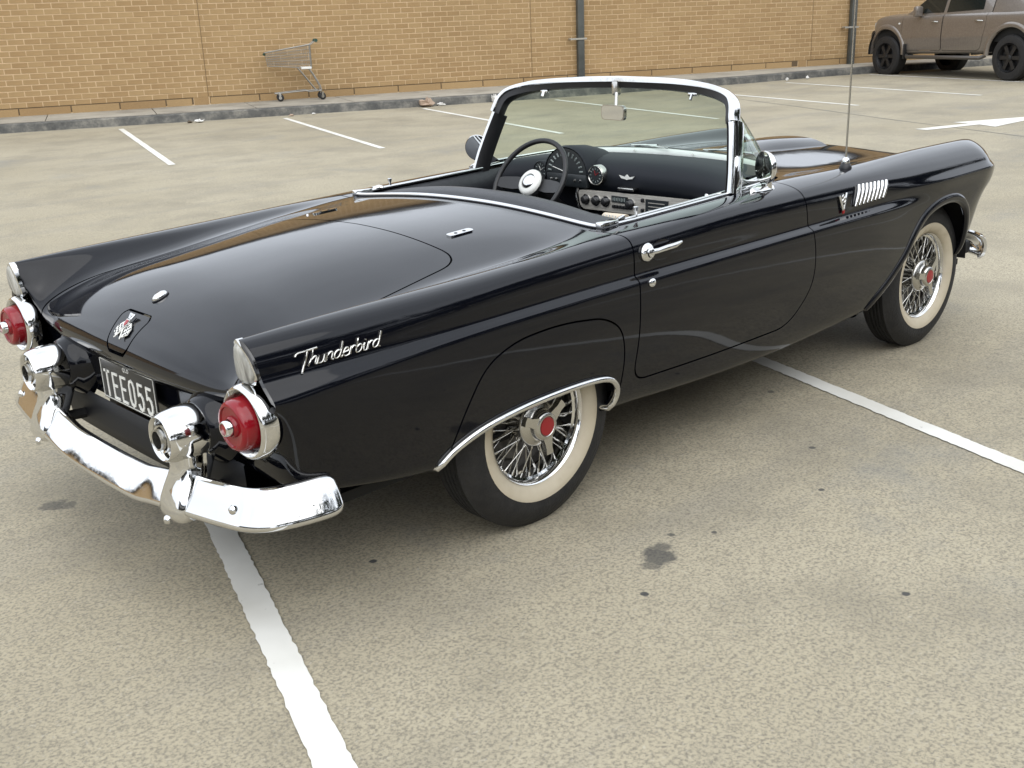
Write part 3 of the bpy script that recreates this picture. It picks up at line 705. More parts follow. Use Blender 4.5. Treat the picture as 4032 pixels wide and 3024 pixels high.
# dark inner structure behind the gaps
UNDER = mat('underbody', (.008,.008,.008), .8)
for sgn in (1,-1):
    for k0, k1, x0, x1 in ((1.5,12,.30,.44),(1.5,12,1.33,1.48),(4,10,-.5,.34)):
        i0, i1 = [int(np.argmin(abs(ROWN-q))) for q in (x0, x1)]; j0, j1 = np.searchsorted(VS, k0), np.searchsorted(VS, k1)
        Q = (S-NRM*.024)[i0:i1:3, j0:j1:3]*[1,sgn,1]; a, b = Q.shape[:2]
        if x0 == -.5: 
            continue
        MB().add(Q.reshape(-1,3), [(i*b+j, (i+1)*b+j, (i+1)*b+j+1, i*b+j+1) for i in range(a-1) for j in range(b-1)]).build('door_jamb', UNDER, car, 0)
Q = (S-NRM*.024)[::4]; 
for nm, (u0, u1, c0) in {'trunk_channel': (-.99,.05,15.2), 'hood_channel': (1.62,3.37,15.3)}.items():
    i0, i1 = [int(np.argmin(abs(ROWN-q))) for q in (u0, u1)]; j0 = np.searchsorted(VS, c0); mb = MB()
    for sgn in (1,-1):
        q = (S-NRM*.022)[i0:i1+1:3, j0::3]*[1,sgn,1]; a, b = q.shape[:2]
        mb.add(q.reshape(-1,3), [(i*b+j, (i+1)*b+j, (i+1)*b+j+1, i*b+j+1) for i in range(a-1) for j in range(b-1)])
    mb.build(nm, UNDER, car, 0)
# tail panel under the lid: follows the lip, set 12 mm in
ys = np.linspace(-.72, .72, 41); V = []
for zi, (zf, dx) in enumerate(((1,.012),(.93,.018),(.6,.026),(.25,.036),(0,.046))):
    for y in ys:
        zt = .600+.05*(abs(y)/.62)**2.2 if abs(y) < .62 else .65; zb = .445
        V.append((-.958+.012*(abs(y)/.6)**2+dx, y, zb+(zt-zb)*zf))
n = len(ys); F = [(i*n+j, i*n+j+1, (i+1)*n+j+1, (i+1)*n+j) for i in range(4) for j in range(n-1)]
mesh('tail_panel', V, F, PAINT, car, smooth=True)
V = []
for z, dx in ((.446,.022),(.440,.018),(.40,.020),(.35,.020),(.315,.024),(.31,.3)):
    for y in ys*.80: V.append((-.958+.012*(abs(y)/.6)**2+dx, y, z))
F = [(i*n+j, i*n+j+1, (i+1)*n+j+1, (i+1)*n+j) for i in range(5) for j in range(n-1)]
mesh('rear_valance', V, F, VALM, car, smooth=True)
# floor pan, wheel wells
mb = MB()
mb.box((1.2,0,.30), (3.9,1.36,.03)); mb.box((1.66,0,.60), (.03,1.3,.55)); mb.box((.34,0,.58), (.03,1.3,.5))
mb.box((3.12,0,.58),(.03,1.0,.30))
mb.build('floor_pan', UNDER, car)
for x0 in (0, WB):
    for s in (1,-1):
        MB().lathe([(.385,-.17*s),(.385,.14*s),(.05,.145*s)], (x0, -.62*s, HUBZ+.02), 'y', 28, R(0), R(180)).build('wheel_well', UNDER, car)

def sweep_on(pts, prof, off=0, n=None):
    """sweep a small closed profile (a along outward normal, b across) along flank points (x,z)"""
    ring = []; PN = [surf(*p) for p in pts]
    for i, (p, nn) in enumerate(PN):
        a = PN[max(i-1, 0)][0]; b = PN[min(i+1, len(PN)-1)][0]; t = b-a; t /= np.linalg.norm(t)+1e-9
        nn = nn-t*(nn@t); nn /= np.linalg.norm(nn); s = np.cross(t, nn)
        ring.append([p+nn*(u+off)+s*v for (u, v) in prof])
    m = len(prof); V = [q for r in ring for q in r]
    F = [(i*m+k, i*m+(k+1) % m, (i+1)*m+(k+1) % m, (i+1)*m+k) for i in range(len(ring)-1) for k in range(m)]
    F += [tuple(range(m))[::-1], tuple(range((len(ring)-1)*m, len(ring)*m))]
    return V, F
def circ(r, n=8, e=1): return [(r*e*math.cos(2*math.pi*k/n), r*math.sin(2*math.pi*k/n)) for k in range(n)]
def both_sides(name, V, F, mt, parent_r=car, parent_l=car, ang=40):
    MB().add(V, F).build(name, mt, parent_r, ang); MB().add([(x,-y,z) for x,y,z in V], F).build(name, mt, parent_l, ang)
V, F = sweep_on([tuple(p) for p in TRIM], [(.012*math.cos(a), .011*math.sin(a)) for a in np.linspace(0, 2*math.pi, 11)[:-1]], .004); both_sides('wheel_arch_trim', V, F, CHROME)
fa = [p for p in FARCH if p[1] > .26][:-1]
V, F = sweep_on(fa, [(.013*math.cos(a)-.003, .024*math.sin(a)+.012) for a in np.linspace(0, 2*math.pi, 13)[:-1]], 0); both_sides('wheel_arch_lip', V, F, PAINT)
# front lamps, nose panel, front bumper
for s in (1,-1):
    c = (3.195,-.665*s,.775)
    MB().lathe([(.108,-.06),(.110,-.01),(.100,.02),(.080,.025)], c, 'x', 32).build('headlamp_rim', CHROME, car)
    MB().lathe([(.081,.015),(.07,.03),(.04,.042),(.0,.046)], c, 'x', 32).build('headlamp_lens', CLEARLENS, car)
mb = MB(); mb.box((3.16,0,.60),(.04,.98,.26),bev=.01); mb.build('grille_panel', UNDER, car)
for i in range(9): MB().box((3.19,-.40+.1*i,.58),(.02,.008,.17)).build('grille_bar', CHROME, car)
DRUM = noise_col(mat('brake_drum_iron', (.10,.095,.085), .5, .4), [(.03,.028,.025),(.16,.15,.135)], 14)

# ------------------------------------------------------------------ wheels
def make_wheel(x, s, spokes=True):
    """s=1 right side (outboard is -y)"""
    w = empty('wheel', (x, -.70*s, HUBZ), 0, parent=car)
    if s < 0: w.rotation_euler = (0,0,math.pi)
    ty = [(.200,.066),(.212,-.058),(.235,-.078),(.250,-.0815)]
    o = [(.250,-.0815),(.268,-.083),(.286,-.081),(.306,-.074),(.318,-.066),(.326,-.060)]
    tread = [(.326,-.060),(.334,-.052)]
    for a in (-.045,-.026,-.008,.010,.028,.046): tread += [(.3395,a-.004),(.3395,a+.004)] if a in (-.045,.046) else [(.334,a-.004),(.334,a-.001),(.340,a+.001),(.340,a+.006)]
    tread += [(.332,.060),(.315,.074),(.28,.082),(.23,.078),(.20,.066)]
    t = MB().lathe(o+tread[1:], n=72).build('tyre', RUBBER, w, 30)
    MB().lathe([(.199,-.052),(.205,-.064),(.216,-.074),(.232,-.0805),(.245,-.0825),(.2505,-.0820)], n=72).build('whitewall', WHITEWALL, w, 60)
    rim = MB().lathe([(.196,.05),(.188,.03),(.180,-.01),(.182,-.035),(.190,-.040),(.192,-.055),(.200,-.062),(.2035,-.058),(.203,-.045),(.196,.05)], n=64).build('rim', CHROME, w, 50)
    MB().lathe([(.182,.02),(.178,.045),(.15,.05),(.135,.03),(.11,.028),(.09,.04),(.0,.04)], n=40).build('brake_drum', DRUM, w, 30)
    if not spokes: return w
    hub = MB().lathe([(.060,.03),(.060,-.026),(.070,-.034),(.076,-.040),(.076,-.052),(.070,-.060),(.056,-.064),(.050,-.068),(.046,-.074),(.046,-.085),(.040,-.088),(.0,-.088)], n=48).build('hub', STEEL, w, 40)
    sp_mesh = None
    nip = None
    for k in range(56):
        a = 2*math.pi*k/56; row = k % 2; tw = (.22 if (k//2) % 2 else -.22)
        p = Vector((.062*math.cos(a+tw), -.046 if row else .015, .062*math.sin(a+tw))); q = Vector((.184*math.cos(a), -.030 if row else .005, .184*math.sin(a)))
        o = MB().tube([p, p.lerp(q,.86)], .0024, 6).tube([p.lerp(q,.86), q], .0042, 6).build('spoke', STEEL, w, 60)
    # two eared spinner with a red medallion
    cap = MB().lathe([(.048,-.070),(.050,-.084),(.046,-.094),(.040,-.098),(.033,-.099),(.030,-.096),(.0,-.096)], n=36).build('hub_cap', STEEL, w, 35)
    a0 = R(37) if x == 0 else R(50)
    for k in range(3):
        a = a0+2*math.pi*k/3; ca, sa = math.cos(a), math.sin(a)
        def fn(u, v, d, ca=ca, sa=sa): return (u*ca-v*sa, -.078-d, u*sa+v*ca)
        MB().prism([(.036,-.020),(.075,-.013),(.096,-.015),(.098,.0),(.096,.015),(.075,.013),(.036,.020)], fn, .018).build('spinner_ear', STEEL, w, 20)
    MB().lathe([(.0295,-.0962),(.029,-.0995),(.0,-.101)], n=32).build('medallion', REDENAMEL, w)
    return w
WR = make_wheel(0, 1); WF = make_wheel(WB, 1); make_wheel(0, -1, False); make_wheel(WB, -1, False)
WF.rotation_euler = (0,0,R(-2))
mb = MB().tube([(0,-.6,HUBZ),(0,.6,HUBZ)], .04); mb.box((0,0,HUBZ),(.25,.22,.22),bev=.06); mb.build('rear_axle', UNDER, car)
MB().tube([(WB,-.6,HUBZ-.02),(WB,.6,HUBZ-.02)], .035).build('front_axle', UNDER, car)

# ------------------------------------------------------------------ rear bumper
def sweep3(path, prof, closed=False):
    """path points (np3), prof (out, up) in the frame: out = horizontal normal away from the car"""
    V = []; L_ = len(path)
    for i, p in enumerate(path):
        t = path[min(i+1, L_-1)]-path[max(i-1, 0)]; t = t/np.linalg.norm(t); o = np.array([t[1], -t[0], 0]); o /= np.linalg.norm(o)
        up = np.cross(o, t); up = up if up[2] > 0 else -up
        for (a, b) in (prof(i/(L_-1)) if callable(prof) else prof): V.append(p+o*a+up*b)
    m = len(V)//L_
    F = [(i*m+k, i*m+(k+1) % m, (i+1)*m+(k+1) % m, (i+1)*m+k) for i in range(L_-1) for k in range(m)]
    F += [tuple(range(m))[::-1], tuple(range((L_-1)*m, L_*m))]
    return V, F
BPROF = [(-.050,.050),(-.036,.058),(-.028,.057),(-.021,.049),(.002,.010),(.020,-.020),(.0245,-.029),(.0235,-.036),(.016,-.043),(-.006,-.052),(-.014,-.048),(.004,-.024),(-.006,.000),(-.018,.024),(-.034,.046),(-.050,.044)]
def bump(pts, name, prof=BPROF, flip=1):
    path = smooth_path(pts, 8)
    def pf(t):
        e = max(0, (t-.90)/.10) if pts[-1][0] > -.85 else 0
        s = max((1-e**3)**(1/3), .30) if e < 1 else .30; return [(a*s-.02*(1-s), b*s) for a, b in prof]
    return sweep3(path, pf)
right = [(-1.066,-.455,.366),(-1.056,-.55,.373),(-1.044,-.65,.381),(-1.028,-.735,.388),(-.998,-.785,.392),(-.950,-.815,.394),(-.88,-.834,.395),(-.800,-.842,.395)]
V, F = bump(right, 'b'); both_sides('bumper_end', V, F, CHROME, ang=60)
mid = [(-1.066,.455,.366),(-1.072,.34,.352),(-1.076,.24,.337),(-1.078,.12,.333),(-1.078,.0,.332),(-1.078,-.12,.333),(-1.076,-.24,.337),(-1.072,-.34,.352),(-1.066,-.455,.366)]
V, F = sweep3(smooth_path(mid, 8), [(a, b*.92) for a, b in BPROF]); MB().add(V, F).build('bumper_centre', CHROME, car, 60)
for s in (1,-1):
    # guard: pedestal straddling the bar, then the pod with its exhaust outlet
    secs = [(z_, hy_, hx_, fr_+hx_-.02) for (z_, hy_, hx_, fr_) in ((.304,.050,.030,-1.092),(.310,.064,.034,-1.098),(.326,.072,.038,-1.102),(.352,.074,.042,-1.096),(.385,.070,.044,-1.083),(.415,.062,.046,-1.070),(.440,.053,.050,-1.064),(.462,.050,.056,-1.066),(.50,.050,.060,-1.066))]
    V = []; n = 20
    for (z, hy, hx, xc) in secs:
        for k in range(n):
            a = 2*math.pi*k/n; ca, sa = math.cos(a), math.sin(a)
            V.append((xc+.02+hx*math.copysign(abs(ca)**.62, ca), -.452*s+hy*math.copysign(abs(sa)**.62, sa), z))
    F = [(i*n+k, i*n+(k+1) % n, (i+1)*n+(k+1) % n, (i+1)*n+k) for i in range(len(secs)-1) for k in range(n)]+[tuple(range(n))[::-1]]
    MB().add(V, F).build('bumper_guard', CHROME, car, 50)
    c = (0,-.447*s,.533)
    MB().lathe([(.066,-.955),(.074,-.985),(.0765,-1.01),(.075,-1.04),(.069,-1.07),(.063,-1.086),(.060,-1.090),(.056,-1.088),(.053,-1.072),(.052,-1.040),(.02,-1.035)], c, 'x', 40).build('exhaust_pod', CHROME, car, 60)
    MB().lathe([(.032,-1.03),(.032,-1.084),(.037,-1.087),(.039,-1.080),(.039,-1.03)], c, 'x', 32).build('exhaust_ring', CHROME, car, 50)
    MB().lathe([(.0245,-1.0),(.0245,-1.098),(.029,-1.100),(.029,-1.03)], c, 'x', 28).build('exhaust_tip', STEEL, car, 50)
    MB().lathe([(.0,-1.02),(.024,-1.02)], c, 'x', 20).build('exhaust_bore', UNDER, car)
    MB().lathe([(.120,-.915),(.112,-.935),(.098,-.952),(.086,-.966),(.079,-.982),(.07,-.985)], c, 'x', 40).build('pod_housing', PAINT, car, 60)
    for bx, by, bz in ((-1.082,-.440,.303),(-1.0235,-.70,.392)):
        MB().lathe([(.0135,0),(.012,-.005),(.008,-.009),(.0,-.0105)], (bx-.016, by*s, bz), 'x', 18).build('bumper_bolt', CHROME, car)
    MB().tube([(-.90,-.452*s,.35),(-1.04,-.452*s,.36)], .018).build('bumper_bracket', UNDER, car)

# ------------------------------------------------------------------ tail lamps
for s in (1,-1):
    c = (0,-.733*s,.622)
    MB().lathe([(.094,-.955),(.0985,-.966),(.0985,-.980),(.096,-.994),(.091,-1.002),(.086,-1.003),(.081,-.996),(.077,-.982),(.074,-.965),(.05,-.955)], c, 'x', 48).build('lamp_bezel', CHROME, car, 60)
    MB().lathe([(.072,-.95),(.0705,-.985),(.068,-.990),(.066,-1.018),(.064,-1.028),(.058,-1.0345),(.052,-1.035),(.050,-1.031),(.028,-1.029),(.026,-1.035),(.022,-1.038)], c, 'x', 44).build('tail_lamp_lens', REDLENS, car, 50)
    b_ = MB().lathe([(.020,-1.02),(.020,-1.052),(.0175,-1.056),(.0150,-1.056),(.0145,-1.051)], c, 'x', 28).build('lamp_button', CHROME, car, 50)
    MB().lathe([(.0148,-1.0518),(.0,-1.0535)], c, 'x', 24).build('reflector', REDENAMEL, b_)
    # reversing lamp filling the end of the fin
    sec = [(.790,.745),(.788,.755),(.781,.779),(.768,.804),(.752,.822),(.740,.832),(.730,.8365),(.721,.830),(.712,.812),(.704,.79),(.698,.762),(.694,.738),(.698,.722),(.72,.712),(.75,.712),(.775,.724)]
    def endx(z): return -.972-.016*(z-.72)/.115
    for nm, grow, dep, mt in (('fin_lamp_frame',.985,.006,CHROME),('fin_lamp_lens',.86,.012,CLEARLENS)):
        cy, cz = .746, .765; V = []
        for st, g2 in ((.015,1.0),(-dep*.6,1.0),(-dep,.90),(-dep*1.15,.72),(-dep*1.2,.3)):
            for (y, z) in sec:
                yy, zz = cy+(y-cy)*grow*g2, cz+(z-cz)*grow*g2; V.append((endx(zz)+st, -yy*s, zz))
        n = len(sec); F = [(i*n+k, i*n+(k+1) % n, (i+1)*n+(k+1) % n, (i+1)*n+k) for i in range(4) for k in range(n)]+[tuple(range(4*n, 5*n))]
        MB().add(V, F).build(nm, mt, car, 50)
# ------------------------------------------------------------------ number plate
PX = -.960
pl_ = MB().box((PX,0,.546), (.006,.360,.134), bev=.002).build('number_plate', PLATEBLK, car)
def text_mesh(txt, name, mt, parent, M4, size=1, depth=.01, sx=1):
    cu = bpy.data.curves.new('t', 'FONT'); cu.body = txt; cu.size = size; cu.extrude = depth; cu.align_x = 'CENTER'; cu.align_y = 'CENTER'; cu.space_character = 1.08
    o = bpy.data.objects.new('t', cu); COL.objects.link(o); dg = bpy.context.evaluated_depsgraph_get(); dg.update()
    me = bpy.data.meshes.new_from_object(o.evaluated_get(dg)); bpy.data.objects.remove(o); me.name = name
    me.transform(Matrix.Scale(sx, 4, (1,0,0))); me.transform(M4); me.materials.clear(); me.materials.append(mt)
    return link(bpy.data.objects.new(name, me), parent)
# text x -> -y, text y -> z, text z -> -x
MP = lambda c: Matrix(((0,0,-1,c[0]),(-1,0,0,c[1]),(0,1,0,c[2]),(0,0,0,1)))
# stroke built characters, tall and narrow as on the plate
GL = {'T': [[(0,1),(1,1)],[(.5,1),(.5,0)]], 'E': [[(1,1),(0,1),(0,0),(1,0)],[(0,.52),(.8,.52)]],
      '0': [[(.5,1),(.82,.94),(1,.78),(1,.22),(.82,.06),(.5,0),(.18,.06),(0,.22),(0,.78),(.18,.94),(.5,1)]],
      '5': [[(.95,1),(.1,1),(.06,.56),(.3,.62),(.6,.61),(.88,.5),(1,.32),(.95,.14),(.75,.03),(.45,0),(.15,.04),(0,.16)]]}
def stroke_char(segs, x0, y0, w, h, t, d, xp):
    mb = MB()
    for sg in segs:
        P = [(x0+a*w, y0+b*h) for a, b in sg]
        for i in range(len(P)-1):
            a = np.array(P[i]); b = np.array(P[i+1]); dd = b-a; l = np.linalg.norm(dd); dd /= l; nn = np.array([-dd[1], dd[0]]); a2 = a-dd*t/2; b2 = b+dd*t/2
            q = [a2-nn*t/2, b2-nn*t/2, b2+nn*t/2, a2+nn*t/2]; dp = d+.0001*i
            mb.prism([tuple(v) for v in q], lambda u, v, k: (xp-k, -u, v), dp)
    return mb
for i, ch in enumerate('TEE055'):
    w = .029; x0 = -.151+.0548*i
    stroke_char(GL[ch], x0, .494, w, .078, .0080, .0022, PX-.003).build('letter', WHITE, pl_, 0)
for i, ch in enumerate(('Q','L','D')):
    text_mesh(ch, 'letter', WHITE, pl_, MP((PX-.0035, .014-.014*i, .598)), .017, .0006)
mb = MB()
for a, b in (((-.175,.485),(.175,.485)),((-.175,.607),(.175,.607)),((-.175,.485),(-.175,.607)),((.175,.485),(.175,.607))):
    mb.box((PX-.0035,-(a[0]+b[0])/2,(a[1]+b[1])/2), (.0016,abs(a[0]-b[0])+.0022,abs(a[1]-b[1])+.0022))
mb.build('plate_border', WHITE, pl_)
MB().box((PX+.02,0,.60),(.03,.12,.012)).build('plate_bracket', UNDER, car)

# ------------------------------------------------------------------ flank furniture
def local(x, z, lift=0):
    p, n = surf(x, z); t = np.array([1.0,0,0]); t = t-n*(t@n); t /= np.linalg.norm(t); u = np.cross(t, n)
    u = u if u[2] > 0 else -u
    return p+n*lift, t, u, n
def on_flank(x, z, V, lift=0):
    """V in (along, up, out)"""
    p, t, u, n = local(x, z, lift); return [p+t*a+u*b+n*c for a, b, c in V]
def both_flank(name, x, z, mb, mt, pr=car, plx=car, ang=40, lift=0, per_point=False):
    if per_point: V = [surf(x+a, z+b)[0]+surf(x+a, z+b)[1]*(c+lift) for a, b, c in mb.V]
    else: V = on_flank(x, z, mb.V, lift)
    MB().add(V, mb.F).build(name, mt, pr, ang); MB().add([(v[0],-v[1],v[2]) for v in V], mb.F).build(name, mt, plx, ang)
# door handle, key lock
mb = MB().lathe([(.030,0),(.031,.006),(.026,.014),(.016,.018),(.015,.024),(.010,.027),(.0,.028)], (0,0,0), 'z', 28)
both_flank('handle_escutcheon', .428, .822, mb, CHROME, DOOR_O, DOOR_L)
mb = MB().tube([(.0,0,.014),(.03,.002,.024),(.07,.006,.030),(.11,.007,.030),(.150,.012,.026)], [.011,.009,.0095,.010,.005], 10)
both_flank('door_handle', .428, .822, mb, CHROME, DOOR_O, DOOR_L)
mb = MB().lathe([(.013,0),(.0135,.003),(.010,.006),(.0,.008)], (0,0,0), 'z', 20, sc=(1.3,1.0))
both_flank('door_lock', .428, .727, mb, CHROME, DOOR_O, DOOR_L)
cup = MB().lathe([(.046,.0012),(.030,.0016),(.0,.0018)], (0,0,0), 'z', 28, sc=(1.25,.75))
both_flank('handle_recess', .505, .818, cup, PAINT, DOOR_O, DOOR_L)
# louvre plate, eight slats, V8 badge
lp = round_poly([(-.100,-.034),(.140,-.026),(.172,.044),(-.075,.048)], .012, 4)
for sgn in (1,-1):
    lo = empty('louvre_vent', (0,0,0), parent=car)
    fl = np.where(VV < 13, sdpoly(SX, SZ, [(1.83+a_, .822+b_) for a_, b_ in lp]), 1.0); o_ = panel('louvre_plate', fl, lo, mirror=sgn < 0, rim=.006); o_.location.y = -.0035*sgn
    for k in range(8):
        x0 = 1.752+k*.0315; a = np.array([x0-.006,.789+.0008*k]); b = np.array([x0+.034,.866-.0010*k])
        P_ = [surf(*(a*(1-t)+b*t)) for t in np.linspace(0, 1, 5)]
        pts = [(p+n*.008)*[1,sgn,1] for p, n in P_]
        MB().tube(pts, [.007,.0095,.0095,.0095,.007], 8).build('louvre_slat', CHROME, lo, 60)
    vb = empty('v8_badge', (0,0,0), parent=car)
    def onf(a, b, o): p, n = surf(1.655+a, .815+b); return (p+n*o)*[1,sgn,1]
    MB().tube([onf(-.030,.030,.006), onf(-.006,-.026,.008)], [.006,.0055], 6).build('badge_arm', STEEL, vb)
    MB().tube([onf(.030,.034,.006), onf(.002,-.026,.008)], [.006,.0055], 6).build('badge_arm', CHROME, vb)
    MB().tube([onf(-.006,-.026,.007), onf(-.003,-.040,.007), onf(.004,-.040,.007), onf(.003,-.026,.007)], .004, 6).build('badge_tip', REDENAMEL, vb)
    for dz, rr in ((.024,.0075),(.009,.009)):
        MB().tube([onf(rr*math.cos(q), dz+rr*.8*math.sin(q), .007) for q in np.linspace(0, 2*math.pi, 13)[:-1]], .0028, 6, closed=True).build('badge_eight', CHROME, vb)
# name script on the quarter
ST = {'T': ([[(-.12,.82),(-.02,1.0),(.35,1.02),(.98,1.06)],[(.50,1.02),(.46,.5),(.40,-.05),(.36,-.38)]], .62),
 'h': ([[(.0,.02),(.14,.5),(.16,1.02)],[(.14,.40),(.28,.55),(.38,.48),(.36,.1),(.46,.02)]], .46),
 'u': ([[(0,.02),(.06,.54),(.05,.12),(.16,.02),(.30,.12),(.34,.54),(.33,.10),(.44,.02)]], .44),
 'n': ([[(0,.02),(.05,.54),(.05,.06)],[(.05,.38),(.20,.55),(.32,.48),(.31,.1),(.42,.02)]], .42),
 'd': ([[(.34,.42),(.22,.54),(.06,.42),(.04,.15),(.16,.03),(.30,.14),(.36,.5),(.40,1.02)],[(.34,.3),(.36,.08),(.46,.02)]], .46),
 'e': ([[(0,.05),(.05,.28),(.30,.34),(.26,.53),(.12,.52),(.04,.25),(.14,.03),(.30,.04),(.40,.10)]], .38),
 'r': ([[(0,.02),(.06,.54),(.06,.06)],[(.06,.36),(.18,.54),(.30,.50)]], .30),
 'b': ([[(.02,.3),(.10,1.0),(.06,.2),(.16,.03),(.32,.12),(.36,.40),(.24,.53),(.08,.40)],[(.36,.4),(.44,.36)]], .44),
 'i': ([[(0,.3),(.06,.54),(.05,.10),(.14,.02),(.22,.04)],[(.08,.70),(.09,.76)]], .22)}
for sgn in (1,-1):
    nm = empty('name_script', (0,0,0), parent=car); xo = 0; tot = sum(ST[c][1] for c in 'Thunderbird')+.12
    hgt = .037; k = .252/tot
    for ch in 'Thunderbird':
        mb = MB()
        for sg in ST[ch][0]:
            Q = smooth_path(sg, 4) if len(sg) > 2 else [np.array(p, float) for p in sg]
            pts = []
            for q in Q:
                a = (xo+q[0])*k+q[1]*hgt*.36; X = -.896+a if sgn > 0 else -.640-(tot*k*1.0-a)+(tot*k-.256)*0
                X = -.886+a; p, n = surf(X, .748+q[1]*hgt+.030*a); 
                pts.append((p+n*.003)*[1,sgn,1])
            mb.tube(pts, .0028, 6)
        mb.build('letter', STEEL, nm, 60); xo += ST[ch][1]
    if sgn < 0: nm['kind'] = 'thing'

# ------------------------------------------------------------------ deck furniture
def frame_at(x, y):
    p, n = surf_xy(x, y); t = np.array([1.,0,0]); t -= n*(t@n); t /= np.linalg.norm(t); b = np.cross(n, t); return p, t, b, n
def on_deck(x, y, V):
    p, t, b, n = frame_at(x, y); return [p+t*a+b*c+n*d for a, c, d in V]
for s in (1,-1):
    mb = MB().prism(round_poly([(-.052,-.015),(.052,-.015),(.052,.015),(-.052,.015)], .0149, 6), lambda a, b, d: (a, b, d), .005)
    pt = MB().add(on_deck(.045, -.38*s, mb.V), mb.F).build('hardtop_plate', CHROME, car, 40)
    for q in (-.018,.018):
        m2 = MB().lathe([(.0,.0056),(.006,.0056)], (q,0,0), 'z', 14); MB().add(on_deck(.045, -.38*s, m2.V), m2.F).build('plate_hole', UNDER, pt)
m2 = MB().lathe([(.005,0),(.004,.004),(0,.005)], (0,0,0), 'z', 10); MB().add(on_deck(-.02,.40,m2.V), m2.F).build('deck_stud', CHROME, car)
# trunk handle
mb = MB().lathe([(.020,0),(.021,.004),(.018,.011),(.010,.015),(.0,.016)], (0,0,0), 'z', 24, sc=(1.25,.75)); MB().add(on_deck(-.822,0,mb.V), mb.F).build('trunk_handle', CHROME, lid, 50)
mb = MB().lathe([(.024,0),(.024,.003),(.02,.004)], (0,0,0), 'z', 24, sc=(1.22,.80)); MB().add(on_deck(-.822,0,mb.V), mb.F).build('handle_gasket', BLACKP, lid, 50)
# crossed flags and crest on the fuel flap
i_ = np.argmin((SX+.944)**2+(SZ-.724)**2+SY**2); pE = S.reshape(-1,3)[i_].copy(); nE = NRM.reshape(-1,3)[i_].copy(); pE[1] = 0; nE[1] = 0; nE /= np.linalg.norm(nE)
if nE[2] < 0: nE = -nE
tE = np.array([0,-1.,0]); uE = np.cross(nE, tE); uE = uE if uE[2] > 0 else -uE
def em(a, b, c): return pE+tE*a+uE*b+nE*c
emb = empty('crossed_flags_emblem', (0,0,0), parent=lid)
for s in (1,-1):
    MB().tube([em(-s*.018,-.040,.006), em(s*.014,.016,.006)], .0022, 6).build('flag_staff', WHITE, emb)
    q = [(s*.010,-.006),(s*.020,.018),(s*.040,.000),(s*.040,-.022),(s*.018,-.034)]
    MB().prism(q, lambda a, b, d: em(a, b, .003+d), .003).build('flag', WHITE, emb, 0)
    ck = MB()
    for i in range(4):
        for j in range(4):
            if (i+j) % 2: a = s*(.0165+.0062*i); b = .002-.0085*j-.002*i+.004; ck.prism([(a-.0026,b-.0034),(a+.0026,b-.0034),(a+.0026,b+.0034),(a-.0026,b+.0034)], lambda u, v, d: em(u, v, .0061+d), .0006)
    ck.build('checks', BLACKP, emb, 0)
MB().prism([(-.011,.026),(.011,.026),(.012,.008),(.0,-.006),(-.012,.008)], lambda a, b, d: em(a, b, .005+d), .005).build('shield', STEEL, emb, 0)
MB().prism([(-.007,.022),(.007,.022),(.007,.010),(.0,.001),(-.007,.010)], lambda a, b, d: em(a, b, .0101+d), .001).build('shield_field', REDENAMEL, emb, 0)
mb = MB()
for a in (-.009,0,.009): mb.tube([em(a*.7,.028,.007), em(a*1.4,.046,.008)], [.003,.0036], 6)
mb.build('plume', CHROME, emb)

# ------------------------------------------------------------------ cockpit edge trims
yy = np.linspace(-.672,.672,33); path = []
for y in yy:
    p, n = surf_xy(.40, y); path.append(np.array([.400, y, p[2]+.006]))
MB().tube(path, .0075, 8).build('deck_moulding', CHROME, car, 60)
for s in (1,-1):
    xs = np.linspace(.47,1.13,28); pts = []
    for x in xs:
        w = float(pchip([.40,.55,1.06,1.25],[.674,.690,.690,.688], x)[0]); p, n = surf_xy(x, -w); pts.append(np.array([x,-w*s*1.0,p[2]+.004]))
    MB().tube(pts, .0065, 8).build('belt_moulding', CHROME, car, 60)
    MB().tube([p+[0,.020*s,.003] for p in pts], .0055, 8).build('window_seal_strip', CHROME, car, 60)
    MB().tube([p+[0,.010*s,-.002] for p in pts], .006, 6).build('window_slot', UNDER, car)
    MB().tube([(.585,-.672*s,.895),(.583,-.672*s,.915),(.582,-.672*s,.922),(.582,-.672*s,.932),(.582,-.672*s,.934)], [.0055,.0045,.0085,.0095,.005], 10).build('lock_knob', CHROME, car, 50)
    MB().box((.435,-.672*s,.895),(.085,.035,.022),bev=.006).build('latch_plate', CHROME, car)
    MB().tube([(.49,-.672*s,.900),(.52,-.668*s,.905),(.53,-.655*s,.900)], .009, 8).build('latch_hook', CHROME, car)
    # inner door trim
    V = []; xs = np.linspace(.42,1.36,24)
    for x in xs:
        zt = surf_xy(min(x,1.3), -.69)[0][2]-.006
        for (w, z) in ((.672,zt),(.655,zt-.012),(.640,zt-.05),(.632,zt-.12),(.645,zt-.14),(.640,zt-.40)): V.append((x,-w*s,z))
    F = [(i*6+k, (i+1)*6+k, (i+1)*6+k+1, i*6+k+1) for i in range(23) for k in range(5)]
    dt = MB().add(V, F).build('door_trim', VINYL, car, 50)
    MB().tube([(.50,-.636*s,.775),(1.30,-.636*s,.790)], .006, 8).build('trim_strip', CHROME, dt)
    MB().lathe([(.03,0),(.028,.012*s),(.012,.018*s),(.01,.035*s)], (1.12,-.640*s,.735), 'y', 20).build('window_crank', CHROME, dt)
    MB().tube([(1.12,-.610*s,.735),(1.06,-.605*s,.715)], .007, 8).build('crank_arm', CHROME, dt)
    MB().box((.98,-.625*s,.725),(.12,.03,.022),bev=.008).build('arm_rest', BLACKP, dt)

